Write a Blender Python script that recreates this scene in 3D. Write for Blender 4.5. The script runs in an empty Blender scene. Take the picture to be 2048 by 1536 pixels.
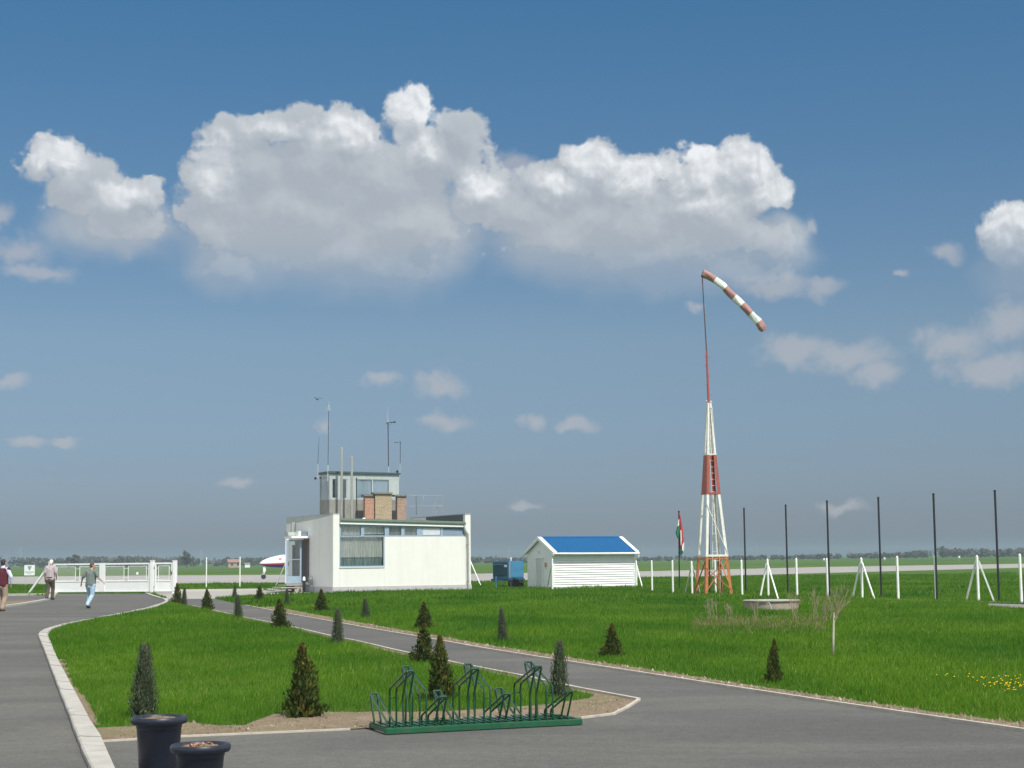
import bpy, bmesh, math, random
import numpy as np
from mathutils import Vector, Matrix

R_ = math.radians
rnd = random.Random(7)
sc = bpy.context.scene
col = sc.collection

# ------------------------------------------------------------------ camera
FPX, EYE = 3200.0, 1.65          # focal length in photo pixels, eye height
PITCH, ROLL = math.atan((1119 - 768) / FPX), 0.011
cF = Vector((0, math.cos(PITCH), math.sin(PITCH)))
_x, _u = Vector((1, 0, 0)), Vector((0, -math.sin(PITCH), math.cos(PITCH)))
cR = _x * math.cos(ROLL) - _u * math.sin(ROLL)
cU = _x * math.sin(ROLL) + _u * math.cos(ROLL)
cam_d = bpy.data.cameras.new('camera')
cam = bpy.data.objects.new('camera', cam_d)
col.objects.link(cam)
cam_d.sensor_width = 36.0
cam_d.lens = FPX / 2048 * 36.0
cam_d.clip_start, cam_d.clip_end = 0.1, 20000
mm = Matrix.Identity(4)
for i in range(3):
    mm[i][0], mm[i][1], mm[i][2] = cR[i], cU[i], -cF[i]
mm[2][3] = EYE
cam.matrix_world = mm
sc.camera = cam


def ray(px, py):
    return cF + cR * ((px - 1024) / FPX) - cU * ((py - 768) / FPX)


def G(px, py, z=0.0):
    """photo point -> point on the ground"""
    d = ray(px, py)
    t = (z - EYE) / d.z
    return Vector((d.x * t, d.y * t, z))


def AtY(px, py, Y):
    d = ray(px, py)
    t = Y / d.y
    return Vector((d.x * t, Y, EYE + d.z * t))


class Frame:
    """a local frame: origin on the ground, x along `ang`, y away from the viewer"""
    def __init__(s, o, deg):
        s.o = Vector(o); s.a = R_(deg)
        s.ex = Vector((math.cos(s.a), math.sin(s.a), 0)); s.ey = Vector((-s.ex.y, s.ex.x, 0))

    def f(s, px, py, v=0.0):
        """point on the plane y=v -> (x, z)"""
        d = ray(px, py); o = -s.o - s.ey * v; o.z = 0
        t = -o.dot(s.ey) / d.dot(s.ey)
        return (d * t + o).dot(s.ex), EYE + d.z * t

    def l(s, px, py, u=0.0):
        """point on the plane x=u -> (y, z)"""
        d = ray(px, py); o = -s.o - s.ex * u; o.z = 0
        t = -o.dot(s.ex) / d.dot(s.ex)
        return (d * t + o).dot(s.ey), EYE + d.z * t

    def w(s, x, y, z=0.0):
        return s.o + s.ex * x + s.ey * y + Vector((0, 0, z))


# ------------------------------------------------------------------ objects
def tag(o, label=None, cat=None, group=None, kind=None):
    if label: o['label'] = label
    if cat: o['category'] = cat
    if group: o['group'] = group
    if kind: o['kind'] = kind
    return o


def empty(name, loc, rz=0.0, label=None, cat=None, group=None):
    o = bpy.data.objects.new(name, None)
    o.empty_display_size = 0.2
    o.location = loc; o.rotation_euler = (0, 0, rz)
    col.objects.link(o)
    return tag(o, label, cat, group)


class MB:
    def __init__(s):
        s.v, s.f = [], []

    def add(s, vs, fs):
        n = len(s.v)
        s.v += [tuple(p) for p in vs]
        s.f += [tuple(i + n for i in q) for q in fs]
        return s

    def box(s, x0, x1, y0, y1, z0, z1):
        if x0 > x1: x0, x1 = x1, x0
        if y0 > y1: y0, y1 = y1, y0
        if z0 > z1: z0, z1 = z1, z0
        return s.add([(x0, y0, z0), (x1, y0, z0), (x1, y1, z0), (x0, y1, z0), (x0, y0, z1), (x1, y0, z1), (x1, y1, z1), (x0, y1, z1)],
                     [(0, 3, 2, 1), (4, 5, 6, 7), (0, 1, 5, 4), (1, 2, 6, 5), (2, 3, 7, 6), (3, 0, 4, 7)])

    def prism(s, pts, axis, a, b):
        """pts: 2D outline (ccw or cw); axis 'x','y','z' extruded from a to b"""
        def P(p, t):
            return {'x': (t, p[0], p[1]), 'y': (p[0], t, p[1]), 'z': (p[0], p[1], t)}[axis]
        n = len(pts)
        vs = [P(p, a) for p in pts] + [P(p, b) for p in pts]
        fs = [tuple(range(n))[::-1], tuple(range(n, 2 * n))] + [(i, (i + 1) % n, n + (i + 1) % n, n + i) for i in range(n)]
        return s.add(vs, fs)

    def bar(s, a, b, w, h=None, up=(0, 0, 1)):
        """rectangular bar from a to b"""
        a, b = Vector(a), Vector(b); h = h or w
        t = (b - a).normalized(); u = Vector(up)
        if abs(t.dot(u)) > 0.98: u = Vector((1, 0, 0))
        x = t.cross(u).normalized() * (w / 2); y = x.cross(t).normalized() * (h / 2)
        vs = [a - x - y, a + x - y, a + x + y, a - x + y, b - x - y, b + x - y, b + x + y, b - x + y]
        return s.add(vs, [(0, 3, 2, 1), (4, 5, 6, 7), (0, 1, 5, 4), (1, 2, 6, 5), (2, 3, 7, 6), (3, 0, 4, 7)])

    def tube(s, pts, r, n=8, cap=True):
        pts = [Vector(p) for p in pts]
        rs = r if isinstance(r, (list, tuple)) else [r] * len(pts)
        vs, fs = [], []
        t0 = (pts[1] - pts[0]).normalized()
        u = t0.orthogonal().normalized()
        for i, p in enumerate(pts):
            if i == 0: t = pts[1] - pts[0]
            elif i == len(pts) - 1: t = pts[-1] - pts[-2]
            else: t = (pts[i + 1] - p).normalized() + (p - pts[i - 1]).normalized()
            t.normalize()
            u = (u - t * u.dot(t)).normalized(); w = t.cross(u)
            for k in range(n):
                q = 2 * math.pi * k / n
                vs.append(p + (u * math.cos(q) + w * math.sin(q)) * rs[i])
        for i in range(len(pts) - 1):
            for k in range(n):
                fs.append((i * n + k, i * n + (k + 1) % n, (i + 1) * n + (k + 1) % n, (i + 1) * n + k))
        if cap:
            fs.append(tuple(range(n))[::-1]); fs.append(tuple((len(pts) - 1) * n + k for k in range(n)))
        return s.add(vs, fs)

    def lathe(s, prof, c=(0, 0, 0), n=32, sx=1, sy=1):
        vs, fs = [], []
        for (r, z) in prof:
            for k in range(n):
                q = 2 * math.pi * k / n
                vs.append((c[0] + r * math.cos(q) * sx, c[1] + r * math.sin(q) * sy, c[2] + z))
        for i in range(len(prof) - 1):
            for k in range(n):
                fs.append((i * n + k, i * n + (k + 1) % n, (i + 1) * n + (k + 1) % n, (i + 1) * n + k))
        if prof[0][0] > 1e-6: fs.append(tuple(range(n))[::-1])
        if prof[-1][0] > 1e-6: fs.append(tuple((len(prof) - 1) * n + k for k in range(n)))
        return s.add(vs, fs)

    def ball(s, c, r, n=10, m=7, sc_=(1, 1, 1)):
        pr = [(max(1e-4, math.sin(math.pi * i / m)) * r, -math.cos(math.pi * i / m) * r) for i in range(m + 1)]
        vs, fs = [], []
        for (q, z) in pr:
            for k in range(n):
                a = 2 * math.pi * k / n
                vs.append((c[0] + q * math.cos(a) * sc_[0], c[1] + q * math.sin(a) * sc_[1], c[2] + z * sc_[2]))
        for i in range(m):
            for k in range(n):
                fs.append((i * n + k, i * n + (k + 1) % n, (i + 1) * n + (k + 1) % n, (i + 1) * n + k))
        return s.add(vs, fs)

    def build(s, name, m, parent=None, smooth=False, bevel=0.0, loc=None):
        me = bpy.data.meshes.new(name)
        me.from_pydata(s.v, [], s.f); me.validate()
        bm = bmesh.new(); bm.from_mesh(me)
        bmesh.ops.recalc_face_normals(bm, faces=bm.faces)
        if bevel > 0:
            es = [e for e in bm.edges if e.is_manifold and e.calc_face_angle(0) > 0.6]
            bmesh.ops.bevel(bm, geom=es, offset=bevel, segments=2, affect='EDGES', clamp_overlap=True)
        bm.to_mesh(me); bm.free()
        o = bpy.data.objects.new(name, me); col.objects.link(o)
        if m is not None: me.materials.append(m)
        if smooth:
            me.polygons.foreach_set('use_smooth', [True] * len(me.polygons))
            if smooth == 'auto':
                try: me.set_sharp_from_angle(angle=R_(40))
                except Exception: pass
        if parent is not None: o.parent = parent
        if loc is not None: o.location = loc
        return o


def copy_tree(o, parent=None):
    c = o.copy(); col.objects.link(c)
    if parent is not None: c.parent = parent
    for ch in [x for x in bpy.data.objects if x.parent == o]:
        copy_tree(ch, c)
    return c


# ------------------------------------------------------------------ materials
def nt_new(name):
    m = bpy.data.materials.new(name); m.use_nodes = True
    return m, m.node_tree, m.node_tree.nodes['Principled BSDF']


def N(nt, typ, **kw):
    n = nt.nodes.new(typ)
    for k, v in kw.items():
        if k.startswith('i_'): n.inputs[k[2:].replace('_', ' ')].default_value = v
        else: setattr(n, k, v)
    return n


def noise(nt, scale, detail=6, rough=0.6, vec=None, dist=0.0):
    n = N(nt, 'ShaderNodeTexNoise'); n.inputs['Scale'].default_value = scale
    n.inputs['Detail'].default_value = detail; n.inputs['Roughness'].default_value = rough
    n.inputs['Distortion'].default_value = dist
    if vec is not None: nt.links.new(vec, n.inputs['Vector'])
    return n


def ramp(nt, fac, stops):
    r = N(nt, 'ShaderNodeValToRGB')
    el = r.color_ramp.elements
    while len(el) < len(stops): el.new(0.5)
    for e, (p, c) in zip(el, stops):
        e.position = p; e.color = (c[0], c[1], c[2], 1) if len(c) >= 3 else (c[0],) * 3 + (1,)
    nt.links.new(fac, r.inputs['Fac'])
    return r


def mixc(nt, fac, a, b, typ='MIX'):
    n = N(nt, 'ShaderNodeMix', data_type='RGBA', blend_type=typ)
    if hasattr(fac, 'node'): nt.links.new(fac, n.inputs[0])
    else: n.inputs[0].default_value = fac
    for s_, i in ((a, 6), (b, 7)):
        if hasattr(s_, 'node'): nt.links.new(s_, n.inputs[i])
        else: n.inputs[i].default_value = (s_[0], s_[1], s_[2], 1)
    return n.outputs[2]


def mat(name, c, rough=0.6, var=0.12, scale=6.0, bump=0.0, bscale=40.0, metal=0.0, spec=0.4, dirt=None, dirt_amt=0.35, dscale=2.5, streak=False):
    m, nt, b = nt_new(name)
    geo = N(nt, 'ShaderNodeTexCoord').outputs['Object']
    n1 = noise(nt, scale, 8, 0.65, geo)
    lo = [x * (1 - var) for x in c]; hi = [min(1, x * (1 + var)) for x in c]
    colr = ramp(nt, n1.outputs['Fac'], [(0.3, lo), (0.7, hi)]).outputs['Color']
    if dirt:
        dv = geo
        if streak:
            mp_ = N(nt, 'ShaderNodeMapping'); mp_.inputs['Scale'].default_value = (1, 1, .10); nt.links.new(geo, mp_.inputs['Vector']); dv = mp_.outputs[0]
        n2 = noise(nt, dscale, 9, 0.7, dv, 0.4)
        f = ramp(nt, n2.outputs['Fac'], [(0.48, (0, 0, 0)), (0.72, (dirt_amt,) * 3)]).outputs['Color']
        colr = mixc(nt, f, colr, dirt)
    nt.links.new(colr, b.inputs['Base Color'])
    b.inputs['Roughness'].default_value = rough
    b.inputs['Metallic'].default_value = metal
    b.inputs['Specular IOR Level'].default_value = spec
    if bump:
        n3 = noise(nt, bscale, 5, 0.6, geo)
        bp = N(nt, 'ShaderNodeBump'); bp.inputs['Strength'].default_value = bump; bp.inputs['Distance'].default_value = 0.02
        nt.links.new(n3.outputs['Fac'], bp.inputs['Height']); nt.links.new(bp.outputs['Normal'], b.inputs['Normal'])
    return m


def glass_mat(name, tint=(0.75, 0.85, 0.88), refl=0.12):
    m = bpy.data.materials.new(name); m.use_nodes = True
    nt = m.node_tree; nt.nodes.remove(nt.nodes['Principled BSDF'])
    out = nt.nodes['Material Output']
    t = N(nt, 'ShaderNodeBsdfTransparent'); t.inputs['Color'].default_value = (*tint, 1)
    g = N(nt, 'ShaderNodeBsdfGlossy'); g.inputs['Roughness'].default_value = 0.03
    fr = N(nt, 'ShaderNodeLayerWeight'); fr.inputs['Blend'].default_value = 0.35
    ma = N(nt, 'ShaderNodeMath', operation='MULTIPLY_ADD'); ma.inputs[1].default_value = 0.5; ma.inputs[2].default_value = refl
    nt.links.new(fr.outputs['Fresnel'], ma.inputs[0])
    mx = N(nt, 'ShaderNodeMixShader')
    nt.links.new(ma.outputs[0], mx.inputs[0]); nt.links.new(t.outputs[0], mx.inputs[1]); nt.links.new(g.outputs[0], mx.inputs[2])
    nt.links.new(mx.outputs[0], out.inputs['Surface'])
    return m


M = {}
M['render_white'] = mat('white_render', (0.77, 0.77, 0.725), 0.85, 0.03, 1.2, 0.25, 30, dirt=(0.58, 0.555, 0.50), dirt_amt=0.22, dscale=2.2, streak=True)
M['plinth'] = mat('grey_plinth', (0.50, 0.48, 0.50), 0.85, 0.08, 3, 0.3, 30, dirt=(0.36, 0.34, 0.31))
M['white_paint'] = mat('white_paint', (0.80, 0.82, 0.80), 0.45, 0.04, 3, dirt=(0.55, 0.52, 0.45), dirt_amt=0.25, dscale=6)
M['fence_white'] = mat('fence_white', (0.78, 0.80, 0.76), 0.5, 0.05, 4, dirt=(0.5, 0.47, 0.38), dirt_amt=0.35, dscale=5)
M['green_gutter'] = mat('green_gutter', (0.17, 0.23, 0.185), 0.45, 0.12, 5, dirt=(0.12, 0.13, 0.11))
M['blue_frame'] = mat('blue_grey_frame', (0.30, 0.40, 0.50), 0.5, 0.07, 5)
M['dark_flash'] = mat('dark_flashing', (0.07, 0.09, 0.09), 0.6, 0.15, 5)
M['pale_flash'] = mat('pale_flashing', (0.42, 0.46, 0.43), 0.6, 0.12, 4, dirt=(0.25, 0.27, 0.24))
M['roofing'] = mat('roofing_felt', (0.14, 0.14, 0.13), 0.9, 0.2, 3, 0.3)
M['cab_panel'] = mat('cab_panel', (0.43, 0.49, 0.48), 0.5, 0.06, 3, dirt=(0.30, 0.32, 0.29), dirt_amt=0.6, dscale=5, streak=True)
M['cab_lower'] = mat('cab_lower', (0.27, 0.265, 0.235), 0.8, 0.15, 3, 0.2, dirt=(0.17, 0.17, 0.15))
M['cab_roof'] = mat('cab_roof', (0.06, 0.10, 0.115), 0.5, 0.15, 5)
M['steel'] = mat('flue_steel', (0.55, 0.54, 0.52), 0.38, 0.08, 8, metal=0.75)
M['galv'] = mat('galvanised', (0.36, 0.37, 0.37), 0.5, 0.1, 8, metal=0.3)
M['downpipe'] = mat('downpipe_zinc', (0.42, 0.42, 0.39), 0.5, 0.12, 6, metal=0.2)
M['mast_dark'] = mat('mast_dark', (0.05, 0.052, 0.06), 0.5, 0.2, 8)
M['pole_rust'] = mat('pole_rust', (0.115, 0.065, 0.065), 0.6, 0.25, 10)
M['mast_light'] = mat('mast_light', (0.55, 0.57, 0.58), 0.4, 0.1, 8, metal=0.2)
M['black'] = mat('black_metal', (0.018, 0.02, 0.026), 0.45, 0.15, 6)
M['cap_slab'] = mat('cap_slab', (0.20, 0.19, 0.165), 0.9, 0.2, 6, 0.3)
M['louver_white'] = mat('louver_white', (0.74, 0.78, 0.79), 0.5, 0.05, 4)
M['pale_blind'] = mat('pale_blue_blind', (0.62, 0.69, 0.72), 0.7, 0.06, 4)  # colour stands for sky mirrored in the cab panes
M['olive_pane'] = mat('olive_blind', (0.34, 0.36, 0.31), 0.7, 0.1, 9)
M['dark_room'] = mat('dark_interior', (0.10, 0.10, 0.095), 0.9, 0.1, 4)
M['red_jamb'] = mat('red_brown_jamb', (0.20, 0.13, 0.11), 0.7, 0.15, 5)
M['concrete'] = mat('concrete', (0.42, 0.39, 0.34), 0.9, 0.12, 6, 0.35, 40, dirt=(0.25, 0.22, 0.18))
M['concrete_pale'] = mat('concrete_pale', (0.40, 0.375, 0.33), 0.9, 0.12, 2.5, 0.3, 40, dirt=(0.36, 0.33, 0.28))
M['well_wall'] = mat('well_wall', (0.34, 0.29, 0.235), 0.95, 0.16, 5, 0.4, 30, dirt=(0.20, 0.17, 0.13))
M['sheet_blue'] = mat('roof_sheet_blue', (0.004, 0.088, 0.235), 0.55, 0.10, 2, spec=0.2, dirt=(0.012, 0.085, 0.19), dirt_amt=0.5)
M['gen_blue'] = mat('generator_blue', (0.065, 0.235, 0.40), 0.45, 0.08, 3, dirt=(0.06, 0.13, 0.18), dirt_amt=0.5)
M['gen_dark'] = mat('generator_louvre', (0.03, 0.085, 0.13), 0.6, 0.15, 6)
M['rubber'] = mat('rubber', (0.03, 0.03, 0.03), 0.8, 0.15, 10)
M['orange_paint'] = mat('orange_paint', (0.47, 0.16, 0.055), 0.6, 0.18, 6, dirt=(0.22, 0.10, 0.05), dirt_amt=0.6, dscale=9)
M['red_paint'] = mat('faded_red_paint', (0.37, 0.085, 0.06), 0.6, 0.15, 6, dirt=(0.22, 0.07, 0.05), dirt_amt=0.5, dscale=9)
M['tower_white'] = mat('tower_white', (0.74, 0.74, 0.68), 0.55, 0.07, 6, dirt=(0.40, 0.33, 0.25), dirt_amt=0.5, dscale=8)
M['sock_red'] = mat('sock_faded_red', (0.40, 0.215, 0.195), 0.9, 0.10, 5, 0.4, 12)
M['sock_white'] = mat('sock_white', (0.72, 0.75, 0.70), 0.9, 0.05, 5, 0.4, 12)
M['flag_red'] = mat('flag_red', (0.42, 0.045, 0.05), 0.8, 0.1, 5)
M['flag_white'] = mat('flag_white', (0.80, 0.79, 0.76), 0.8, 0.05, 5)
M['flag_green'] = mat('flag_green', (0.02, 0.17, 0.10), 0.8, 0.1, 5)
M['rack_green'] = mat('rack_green', (0.003, 0.052, 0.017), 0.17, 0.12, 8, spec=0.7, dirt=(0.03, 0.10, 0.05), dirt_amt=0.4)
M['rack_rail'] = mat('rack_rail_green', (0.010, 0.088, 0.040), 0.4, 0.15, 6, dirt=(0.06, 0.09, 0.05), dirt_amt=0.6, dscale=7)
M['pot'] = mat('pot_plastic', (0.014, 0.018, 0.032), 0.42, 0.15, 5, dirt=(0.05, 0.05, 0.055), dirt_amt=0.4)
M['soil_pot'] = mat('potting_soil', (0.21, 0.15, 0.10), 1.0, 0.45, 40, 0.8, 60)
M['dry_leaf'] = mat('dry_leaf', (0.36, 0.18, 0.08), 0.9, 0.4, 20)
M['jet_white'] = mat('jet_white', (0.82, 0.82, 0.82), 0.25, 0.02, 2)
M['jet_navy'] = mat('jet_navy', (0.03, 0.035, 0.16), 0.3, 0.05, 2)
M['jet_red'] = mat('jet_red', (0.5, 0.05, 0.09), 0.3, 0.05, 2)
M['twig'] = mat('twig', (0.30, 0.235, 0.165), 0.9, 0.2, 10)
M['sapling_bark'] = mat('sapling_bark', (0.50, 0.46, 0.36), 0.9, 0.15, 10)
M['bark'] = mat('bark', (0.11, 0.08, 0.05), 0.95, 0.25, 10)
M['sign_white'] = mat('sign_white', (0.80, 0.83, 0.83), 0.4, 0.02, 3)
M['sign_grey'] = mat('sign_print', (0.22, 0.32, 0.30), 0.5, 0.05, 3)
M['red_sticker'] = mat('sticker_red', (0.5, 0.06, 0.05), 0.5, 0.05, 3)
M['orange_sticker'] = mat('sticker_orange', (0.62, 0.30, 0.16), 0.5, 0.05, 3)
M['far_wall'] = mat('far_wall', (0.40, 0.30, 0.26), 0.9, 0.05, 1)
M['far_roof'] = mat('far_roof', (0.30, 0.17, 0.14), 0.9, 0.1, 1)
M['skin'] = mat('skin', (0.50, 0.29, 0.21), 0.55, 0.08, 20)
M['glass'] = glass_mat('window_glass', (0.93, 0.96, 0.96), 0.06)
M['glass_cab'] = glass_mat('cab_glass', (0.92, 0.97, 1.0), 0.12)


def curtain_mat(name, c, c2):
    m, nt, b = nt_new(name)
    g = N(nt, 'ShaderNodeTexCoord').outputs['Object']
    mp = N(nt, 'ShaderNodeMapping'); mp.inputs['Scale'].default_value = (1, 1, 0.12)
    nt.links.new(g, mp.inputs['Vector'])
    n1 = noise(nt, 11, 4, 0.6, mp.outputs[0])
    nt.links.new(ramp(nt, n1.outputs['Fac'], [(0.35, c2), (0.65, c)]).outputs['Color'], b.inputs['Base Color'])
    b.inputs['Roughness'].default_value = 0.95
    return m


M['curtain'] = curtain_mat('lace_curtain', (0.80, 0.77, 0.70), (0.60, 0.58, 0.53))
M['curtain_low'] = curtain_mat('blue_grey_lower_curtain', (0.30, 0.38, 0.36), (0.15, 0.21, 0.21))


def brick_mat(name, c1, c2, mortar):
    m, nt, b = nt_new(name)
    g = N(nt, 'ShaderNodeTexCoord').outputs['Object']
    # bricks run round the shaft: use x+y along the course
    sp = N(nt, 'ShaderNodeSeparateXYZ'); nt.links.new(g, sp.inputs[0])
    ad = N(nt, 'ShaderNodeMath', operation='ADD'); nt.links.new(sp.outputs[0], ad.inputs[0]); nt.links.new(sp.outputs[1], ad.inputs[1])
    cb = N(nt, 'ShaderNodeCombineXYZ'); nt.links.new(ad.outputs[0], cb.inputs[0]); nt.links.new(sp.outputs[2], cb.inputs[1])
    br = N(nt, 'ShaderNodeTexBrick'); nt.links.new(cb.outputs[0], br.inputs['Vector'])
    br.inputs['Color1'].default_value = (*c1, 1); br.inputs['Color2'].default_value = (*c2, 1); br.inputs['Mortar'].default_value = (*mortar, 1)
    br.inputs['Scale'].default_value = 1.0; br.inputs['Brick Width'].default_value = 0.25; br.inputs['Row Height'].default_value = 0.075
    br.inputs['Mortar Size'].default_value = 0.008
    n1 = noise(nt, 14, 6, 0.7, g)
    f = ramp(nt, n1.outputs['Fac'], [(0.3, (0.65,) * 3), (0.7, (1.25,) * 3)]).outputs['Color']
    nt.links.new(mixc(nt, 1.0, br.outputs['Color'], f, 'MULTIPLY'), b.inputs['Base Color'])
    b.inputs['Roughness'].default_value = 0.95
    bp = N(nt, 'ShaderNodeBump'); bp.inputs['Strength'].default_value = 0.6; bp.inputs['Distance'].default_value = 0.01
    nt.links.new(br.outputs['Fac'], bp.inputs['Height']); bp.invert = True
    nt.links.new(bp.outputs['Normal'], b.inputs['Normal'])
    return m


M['brick_red'] = brick_mat('brick_red', (0.50, 0.24, 0.16), (0.42, 0.22, 0.15), (0.48, 0.41, 0.34))
M['brick_tan'] = brick_mat('brick_tan', (0.44, 0.33, 0.20), (0.35, 0.27, 0.17), (0.50, 0.45, 0.36))
M['brick_mix'] = brick_mat('brick_mixed', (0.42, 0.26, 0.19), (0.28, 0.20, 0.16), (0.44, 0.38, 0.32))


def asphalt_mat():
    m, nt, b = nt_new('asphalt')
    g = N(nt, 'ShaderNodeTexCoord').outputs['Object']
    mp = N(nt, 'ShaderNodeMapping'); mp.inputs['Scale'].default_value = (0.35, 0.9, 1); mp.inputs['Rotation'].default_value = (0, 0, -0.12)
    nt.links.new(g, mp.inputs['Vector'])
    big = noise(nt, 0.55, 7, 0.6, mp.outputs[0], 0.6)
    c = ramp(nt, big.outputs['Fac'], [(0.30, (0.085, 0.085, 0.079)), (0.50, (0.108, 0.106, 0.097)), (0.72, (0.145, 0.139, 0.120))]).outputs['Color']
    mid = noise(nt, 7, 6, 0.7, g)
    c = mixc(nt, 1.0, c, ramp(nt, mid.outputs['Fac'], [(0.3, (0.88,) * 3), (0.7, (1.12,) * 3)]).outputs['Color'], 'MULTIPLY')
    fine = N(nt, 'ShaderNodeTexVoronoi'); fine.inputs['Scale'].default_value = 90; nt.links.new(g, fine.inputs['Vector'])
    c = mixc(nt, 1.0, c, ramp(nt, fine.outputs['Color'], [(0.1, (0.78,) * 3), (0.9, (1.22,) * 3)]).outputs['Color'], 'MULTIPLY')
    nt.links.new(c, b.inputs['Base Color'])
    b.inputs['Roughness'].default_value = 0.92; b.inputs['Specular IOR Level'].default_value = 0.25
    bp = N(nt, 'ShaderNodeBump'); bp.inputs['Strength'].default_value = 0.35; bp.inputs['Distance'].default_value = 0.006
    nt.links.new(fine.outputs['Distance'], bp.inputs['Height']); nt.links.new(bp.outputs['Normal'], b.inputs['Normal'])
    return m


def soil_mat():
    m, nt, b = nt_new('bare_soil')
    g = N(nt, 'ShaderNodeTexCoord').outputs['Object']
    n1 = noise(nt, 2.2, 9, 0.7, g, 0.3); n2 = noise(nt, 28, 6, 0.75, g)
    c = ramp(nt, n1.outputs['Fac'], [(0.3, (0.165, 0.125, 0.085)), (0.55, (0.235, 0.18, 0.125)), (0.75, (0.30, 0.245, 0.18))]).outputs['Color']
    c = mixc(nt, 1.0, c, ramp(nt, n2.outputs['Fac'], [(0.3, (0.6,) * 3), (0.7, (1.3,) * 3)]).outputs['Color'], 'MULTIPLY')
    n4 = noise(nt, 1.1, 6, 0.6, g)
    c = mixc(nt, ramp(nt, n4.outputs['Fac'], [(0.52, (0, 0, 0)), (0.7, (0.6,) * 3)]).outputs['Color'], c, (0.10, 0.13, 0.035))
    nt.links.new(c, b.inputs['Base Color']); b.inputs['Roughness'].default_value = 1.0; b.inputs['Specular IOR Level'].default_value = 0.1
    bp = N(nt, 'ShaderNodeBump'); bp.inputs['Strength'].default_value = 0.35; bp.inputs['Distance'].default_value = 0.012
    nt.links.new(n2.outputs['Fac'], bp.inputs['Height']); nt.links.new(bp.outputs['Normal'], b.inputs['Normal'])
    return m


def field_mat():
    m, nt, b = nt_new('grass_ground')
    g = N(nt, 'ShaderNodeTexCoord').outputs['Object']
    mp = N(nt, 'ShaderNodeMapping'); mp.inputs['Scale'].default_value = (0.35, 1.0, 1); nt.links.new(g, mp.inputs['Vector'])
    n1 = noise(nt, 0.03, 8, 0.6, mp.outputs[0], 0.3); n2 = noise(nt, 0.45, 8, 0.7, mp.outputs[0]); n3 = noise(nt, 9, 6, 0.7, g)
    c = ramp(nt, n1.outputs['Fac'], [(0.3, (0.044, 0.105, 0.012)), (0.5, (0.068, 0.132, 0.018)), (0.7, (0.108, 0.155, 0.028))]).outputs['Color']
    c = mixc(nt, 1.0, c, ramp(nt, n2.outputs['Fac'], [(0.3, (0.66, 0.70, 0.66)), (0.7, (1.28, 1.25, 1.22))]).outputs['Color'], 'MULTIPLY')
    c = mixc(nt, 1.0, c, ramp(nt, n3.outputs['Fac'], [(0.3, (0.6,) * 3), (0.7, (1.3,) * 3)]).outputs['Color'], 'MULTIPLY')
    nt.links.new(c, b.inputs['Base Color']); b.inputs['Roughness'].default_value = 1.0; b.inputs['Specular IOR Level'].default_value = 0.1
    bp = N(nt, 'ShaderNodeBump'); bp.inputs['Strength'].default_value = 0.3; bp.inputs['Distance'].default_value = 0.03
    nt.links.new(n2.outputs['Fac'], bp.inputs['Height']); nt.links.new(bp.outputs['Normal'], b.inputs['Normal'])
    return m


def leaf_mat(name, stops, trans=0.25, big=None, rough=0.65):
    """foliage: each leaf's own shade comes from a random value stored per leaf; patches from noise"""
    m = bpy.data.materials.new(name); m.use_nodes = True
    nt = m.node_tree; nt.nodes.remove(nt.nodes['Principled BSDF']); out = nt.nodes['Material Output']
    at = N(nt, 'ShaderNodeAttribute'); at.attribute_name = 'tint'
    c = ramp(nt, at.outputs['Fac'], stops).outputs['Color']
    if big:
        geo = N(nt, 'ShaderNodeNewGeometry').outputs['Position']
        mp = N(nt, 'ShaderNodeMapping'); mp.inputs['Scale'].default_value = (1, 0.5, 1); nt.links.new(geo, mp.inputs['Vector'])
        n1 = noise(nt, big[0], 6, 0.62, mp.outputs[0], 0.4)
        c = mixc(nt, 1.0, c, ramp(nt, n1.outputs['Fac'], [(0.3, big[1]), (0.7, big[2])]).outputs['Color'], 'MULTIPLY')
        n2 = noise(nt, 0.75, 6, 0.65, geo, 0.8)              # worn and withered spots
        c = mixc(nt, ramp(nt, n2.outputs['Fac'], [(0.56, (0, 0, 0)), (0.76, (0.55,) * 3)]).outputs['Color'], c, (0.19, 0.20, 0.065))
    d = N(nt, 'ShaderNodeBsdfDiffuse'); t = N(nt, 'ShaderNodeBsdfTranslucent'); gl = N(nt, 'ShaderNodeBsdfGlossy')
    gl.inputs['Roughness'].default_value = 0.45; gl.inputs['Color'].default_value = (0.5, 0.5, 0.5, 1)
    nt.links.new(c, d.inputs['Color']); nt.links.new(c, t.inputs['Color'])
    mx = N(nt, 'ShaderNodeMixShader'); mx.inputs[0].default_value = trans
    nt.links.new(d.outputs[0], mx.inputs[1]); nt.links.new(t.outputs[0], mx.inputs[2])
    m2 = N(nt, 'ShaderNodeMixShader'); m2.inputs[0].default_value = 0.012
    nt.links.new(mx.outputs[0], m2.inputs[1]); nt.links.new(gl.outputs[0], m2.inputs[2])
    nt.links.new(m2.outputs[0], out.inputs['Surface'])
    return m


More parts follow.
